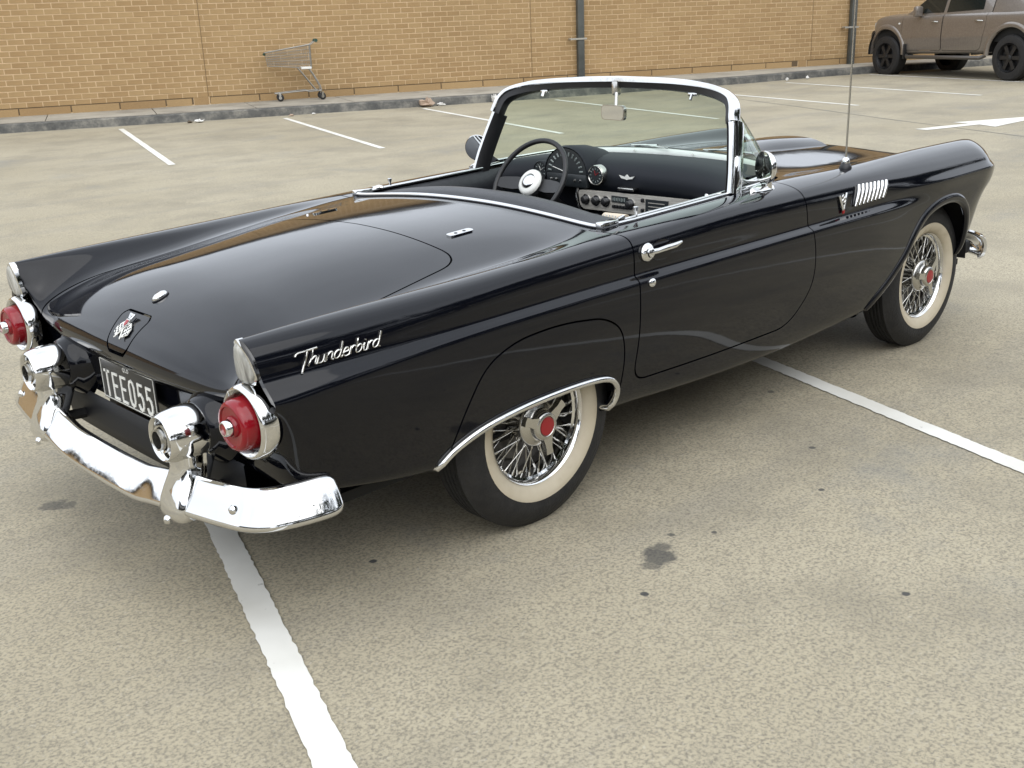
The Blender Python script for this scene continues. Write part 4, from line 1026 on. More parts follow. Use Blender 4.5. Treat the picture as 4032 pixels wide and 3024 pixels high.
# ------------------------------------------------------------------ windscreen
NB = 61
def scr(t, bot):
    """t 0..1 from right post to left post"""
    s = abs(2*t-1)      # 0 centre, 1 post
    if bot:
        k = [0,.30,.50,.64,.76,.87,1.0]; X = pchip(k, [1.625,1.605,1.575,1.515,1.41,1.27,1.120], s)[0]; Y = pchip(k, [0,.30,.49,.595,.652,.678,.690], s)[0]; Z = pchip(k, [.975,.968,.955,.940,.930,.923,.916], s)[0]
    else:
        k = [0,.30,.55,.72,.84,.92,1.0]; X = pchip(k, [1.290,1.284,1.268,1.246,1.224,1.207,1.192], s)[0]; Y = pchip(k, [0,.235,.425,.540,.600,.622,.632], s)[0]; Z = pchip(k, [1.290,1.285,1.272,1.252,1.228,1.200,1.165], s)[0]
    return np.array([X, -Y*math.copysign(1, .5-t) if t != .5 else 0, Z])
V = []; NT = 13
for j in range(NT):
    q = j/(NT-1)
    for i in range(NB):
        t = i/(NB-1); a, b = scr(t, True), scr(t, False); p = a*(1-q)+b*q
        bow = .035*4*q*(1-q); s = abs(2*t-1); p = p+np.array([bow*(1-.6*s**3), -bow*.9*s**3*math.copysign(1, .5-t), 0]); V.append(p)
F = [(j*NB+i, j*NB+i+1, (j+1)*NB+i+1, (j+1)*NB+i) for j in range(NT-1) for i in range(NB-1)]
ws = empty('windscreen', (0,0,0), parent=car)
mesh('glass', V, F, GLASS, ws, smooth=True)
top = [scr(i/80, False) for i in range(81)]
hd = []
full = [np.array([1.108,-.693,.908]), np.array([1.130,-.682,.98]), np.array([1.160,-.661,1.07]), np.array([1.184,-.642,1.14])]+[scr(t, False)+[0,0,.004] for t in np.linspace(0,1,61)]
full += [p*[1,-1,1] for p in full[:4][::-1]]
full = smooth_path(full, 2)
# header: chrome outer, dark inner garnish
def frame_sweep(path, prof):
    V = []; ctr = np.array([1.25,0,1.02]); m = len(prof)
    for i, p in enumerate(path):
        t = path[min(i+1, len(path)-1)]-path[max(i-1, 0)]; t /= np.linalg.norm(t); o = p-ctr; o[0] *= .2; o -= t*(o@t); o /= np.linalg.norm(o); b = np.cross(t, o); b = b if b[0] > 0 else -b
        for (a, c) in prof: V.append(p+o*a+b*c)
    F = [(i*m+k, i*m+(k+1) % m, (i+1)*m+(k+1) % m, (i+1)*m+k) for i in range(len(path)-1) for k in range(m)]
    F += [tuple(range(m))[::-1], tuple(range((len(path)-1)*m, len(path)*m))]; return V, F
i0, i1 = 7, len(full)-8
V, F = frame_sweep(full[i0:i1+1], [(.016,-.024),(.021,-.006),(.021,.014),(.012,.030),(.0,.034),(.0,-.024)]); MB().add(V, F).build('header_rail', CHROME, ws, 50)
V, F = frame_sweep(full[i0:i1+1], [(.001,-.020),(.001,.03),(-.022,.028),(-.028,.006),(-.024,-.014)]); MB().add(V, F).build('header_garnish', BLACKP, ws, 50)
V, F = frame_sweep(full[i0:i1+1], [(.016,-.030),(.019,-.024),(.013,-.022),(.004,-.024),(.002,-.030)]); MB().add(V, F).build('header_lip', CHROME, ws, 50)
for s, seg in ((1, full[:i0+1]), (-1, full[i1:])):
    V, F = frame_sweep(seg, [(.010,-.022),(.014,-.014),(.012,-.004),(-.004,-.004),(-.008,-.014),(-.006,-.022)]); MB().add(V, F).build('screen_post', CHROME, ws, 40)
    V, F = frame_sweep(seg, [(.014,-.004),(.008,.004),(-.006,.004),(-.010,-.004)]); MB().add(V, F).build('post_channel', UNDER, ws, 40)
    k_ = 1 if s > 0 else .6; V, F = frame_sweep(seg, [(.018*k_,.004),(.020*k_,.024*k_),(.014*k_,.044*k_),(.004,.048*k_),(-.004,.036*k_),(-.006,.004)]); MB().add(V, F).build('post_cover', CHROME, ws, 40)
    V, F = frame_sweep(seg, [(-.010,-.028),(-.018,-.018),(-.028,.01),(-.026,.045),(-.012,.046),(-.010,.0)]); MB().add(V, F).build('post_garnish', BLACKP, ws, 40)
    # foot of the screen along the belt
    bt = [scr(t if s > 0 else 1-t, True) for t in np.linspace(0, .24, 14)]
    MB().tube([p+[0,-.006*s,-.002] for p in bt], .012, 8).build('screen_sill', CHROME, ws, 60)
    MB().tube([p+[.0,.0,.018] for p in bt], .006, 8).build('glass_bead', CHROME, ws, 60)
    fan = [full[3 if s > 0 else -4]+[.03,0,-.02]]
    bd = smooth_path([np.array(v)*[1,s,1] for v in ((1.196,-.640,1.15),(1.176,-.664,1.05),(1.166,-.680,.985),(1.182,-.688,.950),(1.24,-.690,.938),(1.30,-.688,.936))], 5); MB().tube(bd, .0065, 8).build('quarter_bead', CHROME, ws, 60)
    # dog-leg infill at the foot of the post
    a = np.array([1.13,-.690*s,.925]); V = [a, a+[.10,.004*s,.012], a+[.055,.006*s,.04], a+[.040,.012*s,.09], a+[.02,.008*s,.12], a+[.005,0,.10]]; V = V+[v+[0,.012*s,0] for v in V]
    MB().add(V, [(0,1,2,3,4,5),(6,7,8,9,10,11)[::-1]]+[(i, (i+1) % 6, 6+(i+1) % 6, 6+i) for i in range(6)]).build('post_foot', CHROME, ws, 40)
bt = [scr(t, True) for t in np.linspace(.20,.80,50)]
V = []
for p in bt: V += [p+[-.004,0,.012], p+[-.014,0,.008], p+[-.026,0,-.004], p+[-.026,0,-.012], p+[0,0,-.02]]
F = [(i*5+k, (i+1)*5+k, (i+1)*5+k+1, i*5+k+1) for i in range(49) for k in range(4)]
GARN = mat('pale_garnish', (.78,.80,.78), .4)
MB().add(V, F).build('lower_garnish', GARN, ws, 50)
MB().tube([p+[.012,0,.004] for p in bt], .012, 8).build('lower_bead', BLACKP, ws, 60)
MB().tube([p+[.022,0,-.004] for p in bt], .010, 8).build('cowl_moulding', CHROME, ws, 60)
for t in (.30,.42,.58,.70):
    p = scr(t, True); MB().lathe([(.0,.006),(.005,.004),(.006,0)], tuple(p+[-.034,0,.0]), 'z', 10).build('garnish_screw', STEEL, ws)
for y0, y1 in ((.28,-.02),(-.12,-.46)):        # wipers lying on the glass
    pts = [np.array([1.665,y0,.972]), np.array([1.63,(y0*.6+y1*.4),.992]), np.array([1.615,(y0*.25+y1*.75),1.0])]
    MB().tube(smooth_path(pts, 4), .0045, 6).build('wiper_arm', CHROME, car)
    MB().tube([(1.635,y0-.06,.990),(1.625,(y0+y1)/2,.997),(1.600,y1,.992)], .004, 6).build('wiper_blade', CHROME, car)
# header catches and rear view mirror
for y in (.40,-.40):
    p = np.array([1.262,y,1.250]); MB().box(tuple(p),(.02,.045,.014),bev=.004).tube([p+[-.01,0,0], p+[-.02,0,-.02]], .006, 6).build('header_catch', CHROME, ws)
MB().box((1.272,0,1.268),(.03,.035,.06),bev=.01).build('mirror_bracket', STEEL, ws)
MB().tube([(1.26,-.01,1.25),(1.245,-.02,1.20)], .007, 8).build('mirror_stalk', STEEL, ws)
ph = round_poly([(-.075,-.030),(.075,-.030),(.075,.030),(-.075,.030)], .022, 5)
def mfn(a, b, d): 
    ca = math.cos(.18); return (1.232+d+a*math.sin(.18)*-1, -.012-a*ca, 1.172+b)
rm = MB().prism(ph, mfn, .016).build('rear_mirror', STEEL, ws, 40)
MB().prism([(a*.93, b*.9) for a, b in ph], lambda a, b, d: mfn(a, b, -.001-d), .0006).build('mirror_glass', MIRROR, rm, 40)

# ------------------------------------------------------------------ outside mirrors
for s in (1,-1):
    fx = 1.235 if s > 0 else 1.20; pz = surf_xy(fx, -.752)[0][2]
    mo = empty('door_mirror', (0,0,0), parent=car)
    foot = MB(); V = []; n = 18
    for (h, sc_) in ((-.012,1.0),(.006,1.0),(.013,.86),(.017,.5)):
        for k in range(n):
            a = 2*math.pi*k/n; V.append((fx+.062*sc_*math.cos(a)*(1 if math.cos(a) > 0 else 1.5), (-.752+.020*sc_*math.sin(a))*s, pz+h-.012*math.sin(a)*-1*sc_))
    foot.add(V, [(i*n+k, i*n+(k+1) % n, (i+1)*n+(k+1) % n, (i+1)*n+k) for i in range(3) for k in range(n)]+[tuple(range(3*n, 4*n))]).build('mirror_foot', CHROME, mo, 50)
    MB().tube([(fx+.02,-.752*s,pz+.0),(fx+.018,-.755*s,pz+.04),(fx+.005,-.755*s,pz+.07)], [.017,.014,.012], 10).build('mirror_stem', CHROME, mo, 50)
    hd_ = empty('mirror_head', (fx-.004,-.756*s if s > 0 else .782,pz+.082), R(-26) if s > 0 else R(12), parent=mo)
    if s < 0: hd_.rotation_euler = (0, R(-10), R(32))
    MB().lathe([(.060,-.010),(.062,-.004),(.056,.012),(.040,.024),(.020,.031),(.0,.033)], (0,0,0), 'x', 32).build('mirror_shell', CHROME, hd_, 60)
    MB().lathe([(.059,-.0095),(.03,-.0105),(.0,-.011)], (0,0,0), 'x', 32).build('mirror_glass', MIRROR, hd_, 60)
# aerial
p, n = surf(1.93, .90); p = surf_xy(1.888,-.715)[0]
ae = empty('aerial', (0,0,0), parent=car)
MB().lathe([(.026,-.008),(.026,.004),(.020,.014),(.017,.020)], tuple(p), 'z', 24).build('aerial_grommet', BLACKP, ae)
MB().lathe([(.016,.018),(.017,.026),(.013,.038),(.006,.044),(.0,.045)], tuple(p), 'z', 24).build('aerial_nut', CHROME, ae)
MB().tube([p+[0,0,.04], p+[-.006,-.004,.65], p+[-.010,-.006,1.22]], [.0042,.0036,.0030], 8).build('aerial_mast', STEEL, ae)
MB().lathe([(.0,1.225),(.005,1.22),(.005,1.214),(.0,1.21)], tuple(p+np.array([-.006,-.006,0])), 'z', 10).build('aerial_tip', CHROME, ae)
# hood ornament bulge
V = []; nx, ny = 17, 13
for i in range(nx):
    a = i/(nx-1); x = 2.02+.62*a
    for j in range(ny):
        b = -1+2*j/(ny-1); y = .20*b*(.55+.45*a); h = .034*math.sin(math.pi/2*min(1, a*1.4))*max(0, 1-abs(b)**3.0)
        V.append((x, y, surf_xy(x, abs(y) if y else .0001)[0][2]+h-.002))
F = [(i*ny+j, (i+1)*ny+j, (i+1)*ny+j+1, i*ny+j+1) for i in range(nx-1) for j in range(ny-1)]
MB().add(V, F).build('hood_scoop', PAINT, hood, 70)

# ------------------------------------------------------------------ interior
V = []
dp_ = [(1.600,.962),(1.50,.972),(1.40,.972),(1.335,.962),(1.300,.938),(1.285,.905),(1.290,.865),(1.310,.84),(1.34,.80),(1.36,.74)]
yy = np.linspace(-.63,.63,31)
for y in yy:
    e = abs(y)/.63
    for (x, z) in dp_:
        V.append((x-.10*e**4*(1 if x < 1.45 else .2) - (.05*e**3 if x > 1.5 else 0), y, z-.028*e**3))
m = len(dp_); F = [(i*m+k, (i+1)*m+k, (i+1)*m+k+1, i*m+k+1) for i in range(30) for k in range(m-1)]
dash = MB().add(V, F).build('dashboard', PAD, car, 70)
DASHSHIFT = .038
# instrument hood
mb = MB(); V = []; n = 20
for (dx, sc_) in ((-.03,1.0),(-.01,1.06),(.10,.98),(.20,.75)):
    for k in range(n+1):
        a = math.pi*k/n; V.append((1.275+dx, .235+.125*sc_*math.cos(a), .905+.112*sc_*math.sin(a)))
F = [(i*(n+1)+k, i*(n+1)+k+1, (i+1)*(n+1)+k+1, (i+1)*(n+1)+k) for i in range(3) for k in range(n)]
mb.add(V, F).build('instrument_hood', PAD, dash, 60)
V = [(1.247,.235,.905)]+[(1.247,.235+.120*math.cos(math.pi*k/n),.905+.107*math.sin(math.pi*k/n)) for k in range(n+1)]
dial = MB().add(V, [(0,k+1,k+2) for k in range(n)]).box((1.262,.235,.875),(.03,.24,.06),bev=.008).build('speedometer', DIALM, dash)
mb = MB()
for k in range(13):
    a = math.pi*(k+.5)/13; u = (math.cos(a), math.sin(a)); mb.tube([(1.245,.235+.085*u[0],.905+.075*u[1]),(1.245,.235+.104*u[0],.905+.092*u[1])], .0042, 4)
mb.build('speedometer_marks', DIALW, dial)
MB().tube([(1.244,.235,.91),(1.244,.31,.93)], .002, 4).build('speedometer_needle', WHITE, dial)
for k, y in enumerate((.32,.29,.18,.15)): MB().lathe([(.007,0),(.006,-.004),(0,-.005)], (1.246,y,.876), 'x', 12).build('gauge_lamp', STEEL if k != 3 else CHROME, dial)
for y, z, r in ((.07,.905,.043),(.40,.905,.043)):
    ck = MB().lathe([(r,.02),(r,-.010),(r*.93,-.014),(r*.88,-.010)], (1.268,y,z), 'x', 32).build('gauge', STEEL if y < .2 else PAD, dash, 50)
    MB().lathe([(r*.90,-.010),(0,-.010)], (1.268,y,z), 'x', 32).build('gauge_face', DIALM, ck)
    mb = MB()
    for k in range(12): a = 2*math.pi*k/12; mb.tube([(1.2572,y+r*.55*math.cos(a),z+r*.55*math.sin(a)),(1.2572,y+r*.74*math.cos(a),z+r*.74*math.sin(a))], .0016, 4)
    mb.build('gauge_marks', DIALW, ck)
    MB().tube([(1.2568,y,z),(1.2568,y-.018,z+.012)], .0014, 4).tube([(1.2568,y,z),(1.2568,y+.006,z+.02)], .0014, 4).build('gauge_hands', REDENAMEL if y < .2 else WHITE, ck)
# winged emblem, ash tray lip
mb = MB().prism([(-.042,.006),(-.012,.000),(-.006,.006),(0,.011),(.006,.006),(.012,.000),(.042,.006),(.030,-.006),(.008,-.009),(0,-.012),(-.008,-.009),(-.030,-.006)], lambda a, b, d: (1.284-d, -.085-a, .905+b), .004); mb.build('winged_emblem', WHITE, dash, 0)
MB().box((1.272,-.10,.858),(.04,.085,.012),bev=.003).build('ash_tray', STEEL, dash)
# silver control panel
cp = MB()
xs_ = [(.165,0),(.165,-.075),(.145,-.075)]
cp.prism(round_poly([(.165,.838),(-.56,.842),(-.56,.758),(.15,.758)], [.02,.006,.006,.03], 4), lambda a, b, d: (1.268-d, a, b), .02)
cpo = cp.build('control_panel', ALUM, dash, 30)
for y in (.115,.055,.0,-.135,-.40):
    MB().lathe([(.013,0),(.016,-.004),(.017,-.018),(.012,-.024),(0,-.026)], (1.246,y,.80), 'x', 20).build('control_knob', BLACKP, cpo)
    MB().lathe([(.024,.0),(.023,-.004),(.014,-.005)], (1.247,y,.80), 'x', 24).build('knob_bezel', CHROME, cpo)
rd = MB().box((1.246,-.075,.815),(.008,.085,.026)).build('radio_dial', DIALM, cpo)
mb = MB()
for k in range(8): mb.box((1.241,-.043-.009*k,.815),(.001,.004,.012+.004*(k%2)))
mb.build('radio_marks', DIALW, rd)
for k in range(5): MB().box((1.243,-.045-.017*k,.784),(.014,.012,.013),bev=.002).build('radio_button', BLACKP, cpo)
hv = MB().box((1.246,-.275,.80),(.008,.115,.058)).build('heater_panel', DIALM, cpo)
for k, zz in enumerate((.815,.800,.785)): MB().box((1.2415,-.275,zz),(.001,.085,.003)).build('heater_slot', ALUM, hv)
MB().box((1.245,-.20,.822),(.016,.012,.016),bev=.003).build('lever', BLACKP, cpo); MB().box((1.245,-.20,.780),(.016,.012,.016),bev=.003).build('lever', BLACKP, cpo)
MB().tube([(1.255,.172,.845),(1.25,.178,.81),(1.25,.166,.77),(1.26,.15,.74)], .006, 8).build('panel_end', CHROME, cpo)
MB().box((1.32,-.19,.70),(.12,.72,.10),bev=.03).build('lower_dash', PAINT, dash)
MB().lathe([(.010,0),(.012,-.01),(.006,-.016),(0,-.017)], (1.262,-.515,.862), 'x', 14).build('glovebox_knob', CHROME, dash)
for o_ in dash.children: o_.location.y += DASHSHIFT
# steering wheel
sw = empty('steering_wheel', (1.085,.340,.882), parent=car); sw.rotation_euler = (0, R(33), 0)   # wheel plane is local y-z
ring = [(0,.196*math.cos(a),.196*math.sin(a)) for a in np.linspace(0, 2*math.pi, 49)[:-1]]
MB().tube(ring, .0115, 12, closed=True).build('rim', BLACKP, sw, 80)
for sgn in (1,-1):
    V = []
    for (y, hz, zc, x) in ((.03,.024,0,.025),(.10,.030,-.006,.02),(.16,.026,-.012,.008),(.205,.016,-.016,.0)):
        V += [(x-.006,sgn*y,zc+hz),(x-.006,sgn*y,zc-hz),(x+.008,sgn*y,zc-hz),(x+.008,sgn*y,zc+hz)]
    F = [(i*4+k, i*4+(k+1) % 4, (i+1)*4+(k+1) % 4, (i+1)*4+k) for i in range(3) for k in range(4)]
    MB().add(V, F).build('spoke', BLACKP, sw, 30)
MB().lathe([(.062,.035),(.064,.02),(.058,.008),(.04,.002),(0,.0)], (0,0,0), 'x', 32).build('hub', BLACKP, sw)
MB().lathe([(.060,.010),(.058,.0),(.050,-.006),(.036,-.008),(.034,-.004)], (0,0,0), 'x', 40).build('horn_ring', WHITE, sw, 60)
MB().lathe([(.035,-.004),(.030,-.012),(.016,-.017),(0,-.018)], (0,0,0), 'x', 32).build('horn_button', CHROME, sw, 60)
MB().tube([(.02,0,0),(.45,0,-.02)], .028, 12).build('steering_column', BLACKP, sw)
# seat: broad bench whose back rises just in front of the deck
V = []
sp = [(.46,.60),(.445,.80),(.455,.888),(.48,.914),(.52,.925),(.57,.915),(.60,.885),(.62,.80),(.66,.60),(.70,.52),(.95,.50),(1.10,.50),(1.13,.44),(1.12,.33)]
yy = np.linspace(-.60,.60,25)
for y in yy:
    e = abs(y)/.60; f = 1-e**6*.25
    for (x, z) in sp: V.append((x, y, .33+(z-.33)*(f if z > .7 else 1)-.035*e**2*(z > .85)))
m = len(sp); F = [(i*m+k, (i+1)*m+k, (i+1)*m+k+1, i*m+k+1) for i in range(24) for k in range(m-1)]+[tuple(range(m)), tuple(range(24*m, 25*m))[::-1]]
seat = MB().add(V, F).build('bench_seat', VINYL, car, 50)
# folded roof well cover between deck edge and seat
V = []
for i, y in enumerate(np.linspace(-.655,.655,25)):
    e = abs(y)/.655; z0_ = surf_xy(.40, y if abs(y) > .001 else .001)[0][2]
    for (dx, dz) in ((.004,.000),(.03,.022*(1-e**3)),(.07,.034*(1-e**3)),(.12,.030*(1-e**3)),(.155,.005),(.165,-.08)): V.append((.402+dx, y, z0_+dz-.004))
F = [(i*6+k, (i+1)*6+k, (i+1)*6+k+1, i*6+k+1) for i in range(24) for k in range(5)]
MB().add(V, F).build('roof_well_cover', VINYL, car, 60)
bk = MB().tube([(.62,-.50,.868),(.63,-.59,.868)], .024, 14).build('roof_latch_barrel', CREAM, car)
for k in range(5): MB().box((.600,-.515-.013*k,.882),(.004,.005,.016)).build('barrel_mark', WHITE, bk, 0)
MB().box((.56,-.60,.872),(.06,.10,.012),bev=.004).build('roof_latch_plate', CHROME, car)

# ------------------------------------------------------------------ front bumper
FPROF = [(-.042*math.cos(a)**.8, .060*math.sin(a)) for a in np.linspace(-1.5,1.5,13)]+[(-.030*math.cos(a)**.8+.002, .052*math.sin(a)) for a in np.linspace(1.5,-1.5,13)]
fr = [(3.34,.0,.385),(3.335,-.3,.385),(3.31,-.55,.385),(3.275,-.66,.385),(3.22,-.735,.385),(3.175,-.765,.385),(3.15,-.775,.385)]
V, F = sweep3(smooth_path(fr, 8), FPROF); both_sides('front_bumper', V, F, CHROME, ang=60)
MB().box((3.06,-.68,.385),(.20,.12,.07),bev=.02).build('bumper_arm', UNDER, car); MB().box((3.06,.68,.385),(.20,.12,.07),bev=.02).build('bumper_arm', UNDER, car)

# ------------------------------------------------------------------ parked ute
UP = noise_col(mat('bronze_metallic', (.20,.175,.15), .34, .45), [(.185,.16,.138),(.225,.197,.172)], 40, rrange=(.28,.38))
UP.node_tree.nodes['Principled BSDF'].inputs['Coat Weight'].default_value = 1.0
STEELD = mat('dark_step', (.12,.11,.10), .4, .6)
UGLASS = mat('tinted_glass', (.012,.015,.014), .03)
ute = empty('pickup_ute', (20.08,5.22,g(20.08,5.22)-.005), R(68.35), label='bronze grey double cab pickup ute with canopy parked nose to the wall', cat='pickup truck')
ute.scale = (1.09,1.09,1.09)
UX = [-1.32,-1.30,-1.2,-1.0,-.75,-.5,-.25,0,.25,.5,.75,1,1.25,1.5,1.75,2,2.25,2.5,2.7,2.9,3.1,3.3,3.5,3.65,3.75,3.82,3.86,3.88]
def uc(xs, ws, zs): return (pchip(xs, ws, UX), pchip(xs, zs, UX))
cols = [uc([-1.32,3.2,3.88],[.78,.78,.60],[.48,.44,.48]), uc([-1.32,3.2,3.6,3.88],[.895,.895,.84,.62],[.48,.42,.48,.50]),
 uc([-1.32,3.2,3.6,3.88],[.920,.920,.87,.66],[.54,.49,.56,.60]), uc([-1.32,3.2,3.6,3.88],[.932,.932,.89,.70],[.68,.66,.70,.74]),
 uc([-1.32,3.2,3.6,3.88],[.945,.945,.90,.71],[.745,.735,.755,.77]), uc([-1.32,3.2,3.6,3.88],[.940,.940,.90,.71],[.80,.79,.80,.81]),
 uc([-1.32,3.2,3.6,3.88],[.935,.932,.89,.70],[.92,.90,.88,.86]), uc([-1.32,2.7,3.2,3.6,3.88],[.930,.925,.915,.87,.68],[1.04,1.02,1.01,.99,.96]),
 uc([-1.32,2.4,2.7,3.2,3.6,3.88],[.915,.915,.905,.885,.84,.66],[1.13,1.10,1.10,1.10,1.07,1.03]), uc([-1.32,2.4,2.7,3.2,3.6,3.88],[.88,.88,.86,.83,.78,.62],[1.165,1.135,1.14,1.135,1.105,1.05]),
 uc([-1.32,2.4,2.7,3.2,3.6,3.88],[.80,.80,.76,.72,.66,.52],[1.175,1.15,1.17,1.165,1.135,1.06]), uc([-1.32,2.4,2.7,3.2,3.6,3.88],[.5,.5,.5,.45,.42,.35],[1.175,1.16,1.20,1.19,1.15,1.065]),
 uc([-1.32,2.4,2.7,3.2,3.6,3.88],[0,0,0,0,0,0],[1.175,1.16,1.205,1.195,1.155,1.07])]
netu = np.zeros((len(UX), len(cols), 3))
for k, (w, z) in enumerate(cols): netu[:, k, 0] = [x if x < 3.1 else 3.1+(x-3.1)*.72 for x in UX]; netu[:, k, 1] = -w; netu[:, k, 2] = z
P = np.concatenate([2*netu[:1]-netu[1:2], netu, 2*netu[-1:]-netu[-2:-1]], 0); A = bspl(P, np.linspace(0, len(UX)-1, 190))
P2 = np.concatenate([2*A[:, :1]-A[:, 1:2], A, A[:, -2:-1]*[1,-1,1]], 1); S = np.moveaxis(bspl(np.moveaxis(P2, 1, 0), np.linspace(0, len(cols)-1, 90)), 0, 1)
NRM = np.cross(np.gradient(S, axis=0), np.gradient(S, axis=1)); NRM /= np.linalg.norm(NRM, axis=2, keepdims=True)+1e-12
VV = np.repeat(np.linspace(0, len(cols)-1, 90)[None], len(S), 0); SX, SY, SZ = S[..., 0], S[..., 1], S[..., 2]
if NRM[80, 40][1] > 0: NRM = -NRM
def arch(x0, r, z0): return [(x0+r*math.cos(a)*1.05, z0+r*math.sin(a)*.98) for a in np.linspace(R(-8), R(188), 24)]+[(x0-r*1.05,0),(x0+r*1.05,0)]
UWB = 3.095
fa1 = np.where(VV < 9, sdpoly(SX, SZ, arch(0,.475,.46)), 1); fa2 = np.where(VV < 9, sdpoly(SX, SZ, arch(UWB,.475,.46)), 1)
D1 = round_poly([(1.62,1.6),(1.62,.9),(1.62,.50),(2.58,.50),(2.66,.72),(2.66,1.6)], [0,0,.05,.08,.1,0]); D2 = round_poly([(.60,1.6),(.56,.95),(.68,.50),(1.605,.50),(1.605,1.6)], [0,.2,.1,.05,0])
fd1 = np.where(VV < 9.6, sdpoly(SX, SZ, D1), 1); fd2 = np.where(VV < 9.6, sdpoly(SX, SZ, D2), 1)
ft = np.where(VV < 10, np.maximum(abs(SX-.47)-.006, .6-SZ), 1)
panel('body_shell', np.maximum.reduce([-fa1, -fa2, .004-fd1, .004-fd2, -ft]), ute, both=True, mt=UP)
for mi in (False, True): panel('front_door', fd1+.004, ute, mirror=mi, mt=UP); panel('rear_door', fd2+.004, ute, mirror=mi, mt=UP)
MB().box((1.2,0,.80),(4.6,1.7,.3)).build('chassis', UNDER, ute)
# cab and canopy upper
def loft(secs, name, mt, ang=40):
    V = []; m = len(secs[0])
    for s in secs: V += s
    F = [(i*m+k, i*m+k+1, (i+1)*m+k+1, (i+1)*m+k) for i in range(len(secs)-1) for k in range(m-1)]+[tuple(range(m)), tuple(range((len(secs)-1)*m, len(secs)*m))[::-1]]
    return MB().add(V, F).build(name, mt, ute, ang)
def sect(x, zb, wb, zt, wt): return [(x,-wb,zb),(x,-(wb*.35+wt*.65),zb+(zt-zb)*.65),(x,-wt,zt-.06),(x,-wt+.07,zt),(x,0,zt+.025),(x,wt-.07,zt),(x,wt,zt-.06),(x,(wb*.35+wt*.65),zb+(zt-zb)*.65),(x,wb,zb)]
loft([sect(2.62,1.12,.86,1.19,.80), sect(2.35,1.12,.87,1.40,.76), sect(1.85,1.12,.88,1.70,.70), sect(1.55,1.12,.88,1.76,.68), sect(.8,1.12,.88,1.77,.68), sect(.52,1.12,.87,1.74,.68)], 'cab', UP)
loft([sect(.48,1.14,.88,1.74,.70), sect(.2,1.14,.89,1.78,.72), sect(-.8,1.14,.89,1.78,.72), sect(-1.28,1.14,.88,1.70,.70)], 'canopy', UP)
def sidewin(poly, name):
    for s in (1,-1):
        V = []
        for (x, z) in poly:
            w = .88-(z-1.12)/(1.74-1.12)*.20*.95; V.append((x, s*(w+.006), z))
        n = len(V); V += [(x, y-s*.01, z) for x, y, z in V]
        MB().add(V, [tuple(range(n)), tuple(range(n, 2*n))[::-1]]+[(i, (i+1) % n, n+(i+1) % n, n+i) for i in range(n)]).build(name, UGLASS, ute, 0)
sidewin([(1.66,1.17),(2.44,1.17),(2.33,1.30),(1.92,1.62),(1.66,1.66)], 'front_window'); sidewin([(.72,1.20),(1.58,1.17),(1.58,1.66),(.95,1.66),(.75,1.45)], 'rear_window'); sidewin([(-1.1,1.24),(.30,1.24),(.30,1.62),(-1.05,1.62)], 'canopy_window')
MB().add([(2.56,-.74,1.24),(2.56,.74,1.24),(1.90,.60,1.70),(1.90,-.60,1.70)], [(0,1,2,3)]).build('windscreen', UGLASS, ute)
for s in (1,-1):
    MB().box((2.20,.98*s,1.20),(.10,.17,.19),bev=.03).build('door_mirror', UP, ute); 
    for x in (1.70,.62): MB().tube([(x+.02,.930*s,1.005),(x+.06,.955*s,1.01),(x+.16,.955*s,1.015),(x+.20,.930*s,1.015)], .013, 8).build('door_handle', STEEL, ute)
    MB().tube([(.55,.88*s,.42),(.62,.95*s,.38),(2.45,.95*s,.38),(2.55,.88*s,.42)], .035, 10).build('side_step', STEELD, ute)
    MB().box((2.52,.86*s,.48),(.04,.24,.28),bev=.01).build('mud_flap', BLACKP, ute)
    MB().lathe([(.02,0),(.016,.012*s),(0,.014*s)], (2.74,.925*s,.99), 'y', 12).build('side_repeater', WHITE, ute)
    for x0 in (0, UWB):       # flares
        V = []; pr = [(0,-.03),(.035,-.02),(.045,.02),(.03,.055),(0,.075)]; aa = np.linspace(R(-5), R(185), 30)
        for a in aa:
            for (o, r) in pr: rr = .465+r; x = x0+rr*math.cos(a)*1.05; z = .46+rr*math.sin(a)*.98; wf = .915 if x < 3.2 else .915-.26*(x-3.2); V.append((x, s*(wf+o), z))
        F = [(i*5+k, i*5+k+1, (i+1)*5+k+1, (i+1)*5+k) for i in range(29) for k in range(4)]; MB().add(V, F).build('wheel_flare', UP, ute, 60)
        wh = empty('wheel', (x0, .80*s, .385), 0 if s > 0 else math.pi, parent=ute)
        MB().lathe([(.25,-.13),(.30,-.13),(.36,-.12),(.385,-.09),(.388,0),(.385,.09),(.36,.12),(.30,.135),(.25,.13),(.24,.10)], n=48).build('tyre', RUBBER, wh, 35)
        MB().lathe([(.245,.11),(.235,.125),(.225,.10),(.21,.04),(.0,.03)], n=36).build('rim', BLACKP, wh, 40)
        for k in range(6):
            a = 2*math.pi*k/6; ca, sa = math.cos(a), math.sin(a)
            MB().prism([(.03,-.028),(.22,-.036),(.22,.036),(.03,.028)], lambda u, v, d, ca=ca, sa=sa: (u*ca-v*sa, .075+d, u*sa+v*ca), .025).build('wheel_spoke', BLACKP, wh, 0)
        MB().lathe([(.05,.06),(.05,.11),(.03,.118),(0,.12)], n=20).build('hub_cap', BLACKP, wh)
        MB().lathe([(.52,-.25),(.52,.10)], (x0,.80*s if s > 0 else -.80,.46), 'y', 24, R(-5), R(185)).build('wheel_well', UNDER, ute)
MB().box((3.58,0,.68),(.24,1.5,.34),bev=.07).build('front_bumper', BLACKP, ute); MB().box((3.50,.66,.72),(.30,.40,.34),bev=.09).build('bumper_corner', BLACKP, ute)
MB().box((3.65,0,.92),(.03,.9,.12),bev=.01).build('grille', BLACKP, ute)
for s in (1,-1): MB().box((3.53,.68*s,.96),(.16,.22,.13),bev=.03).build('headlamp', CLEARLENS, ute)

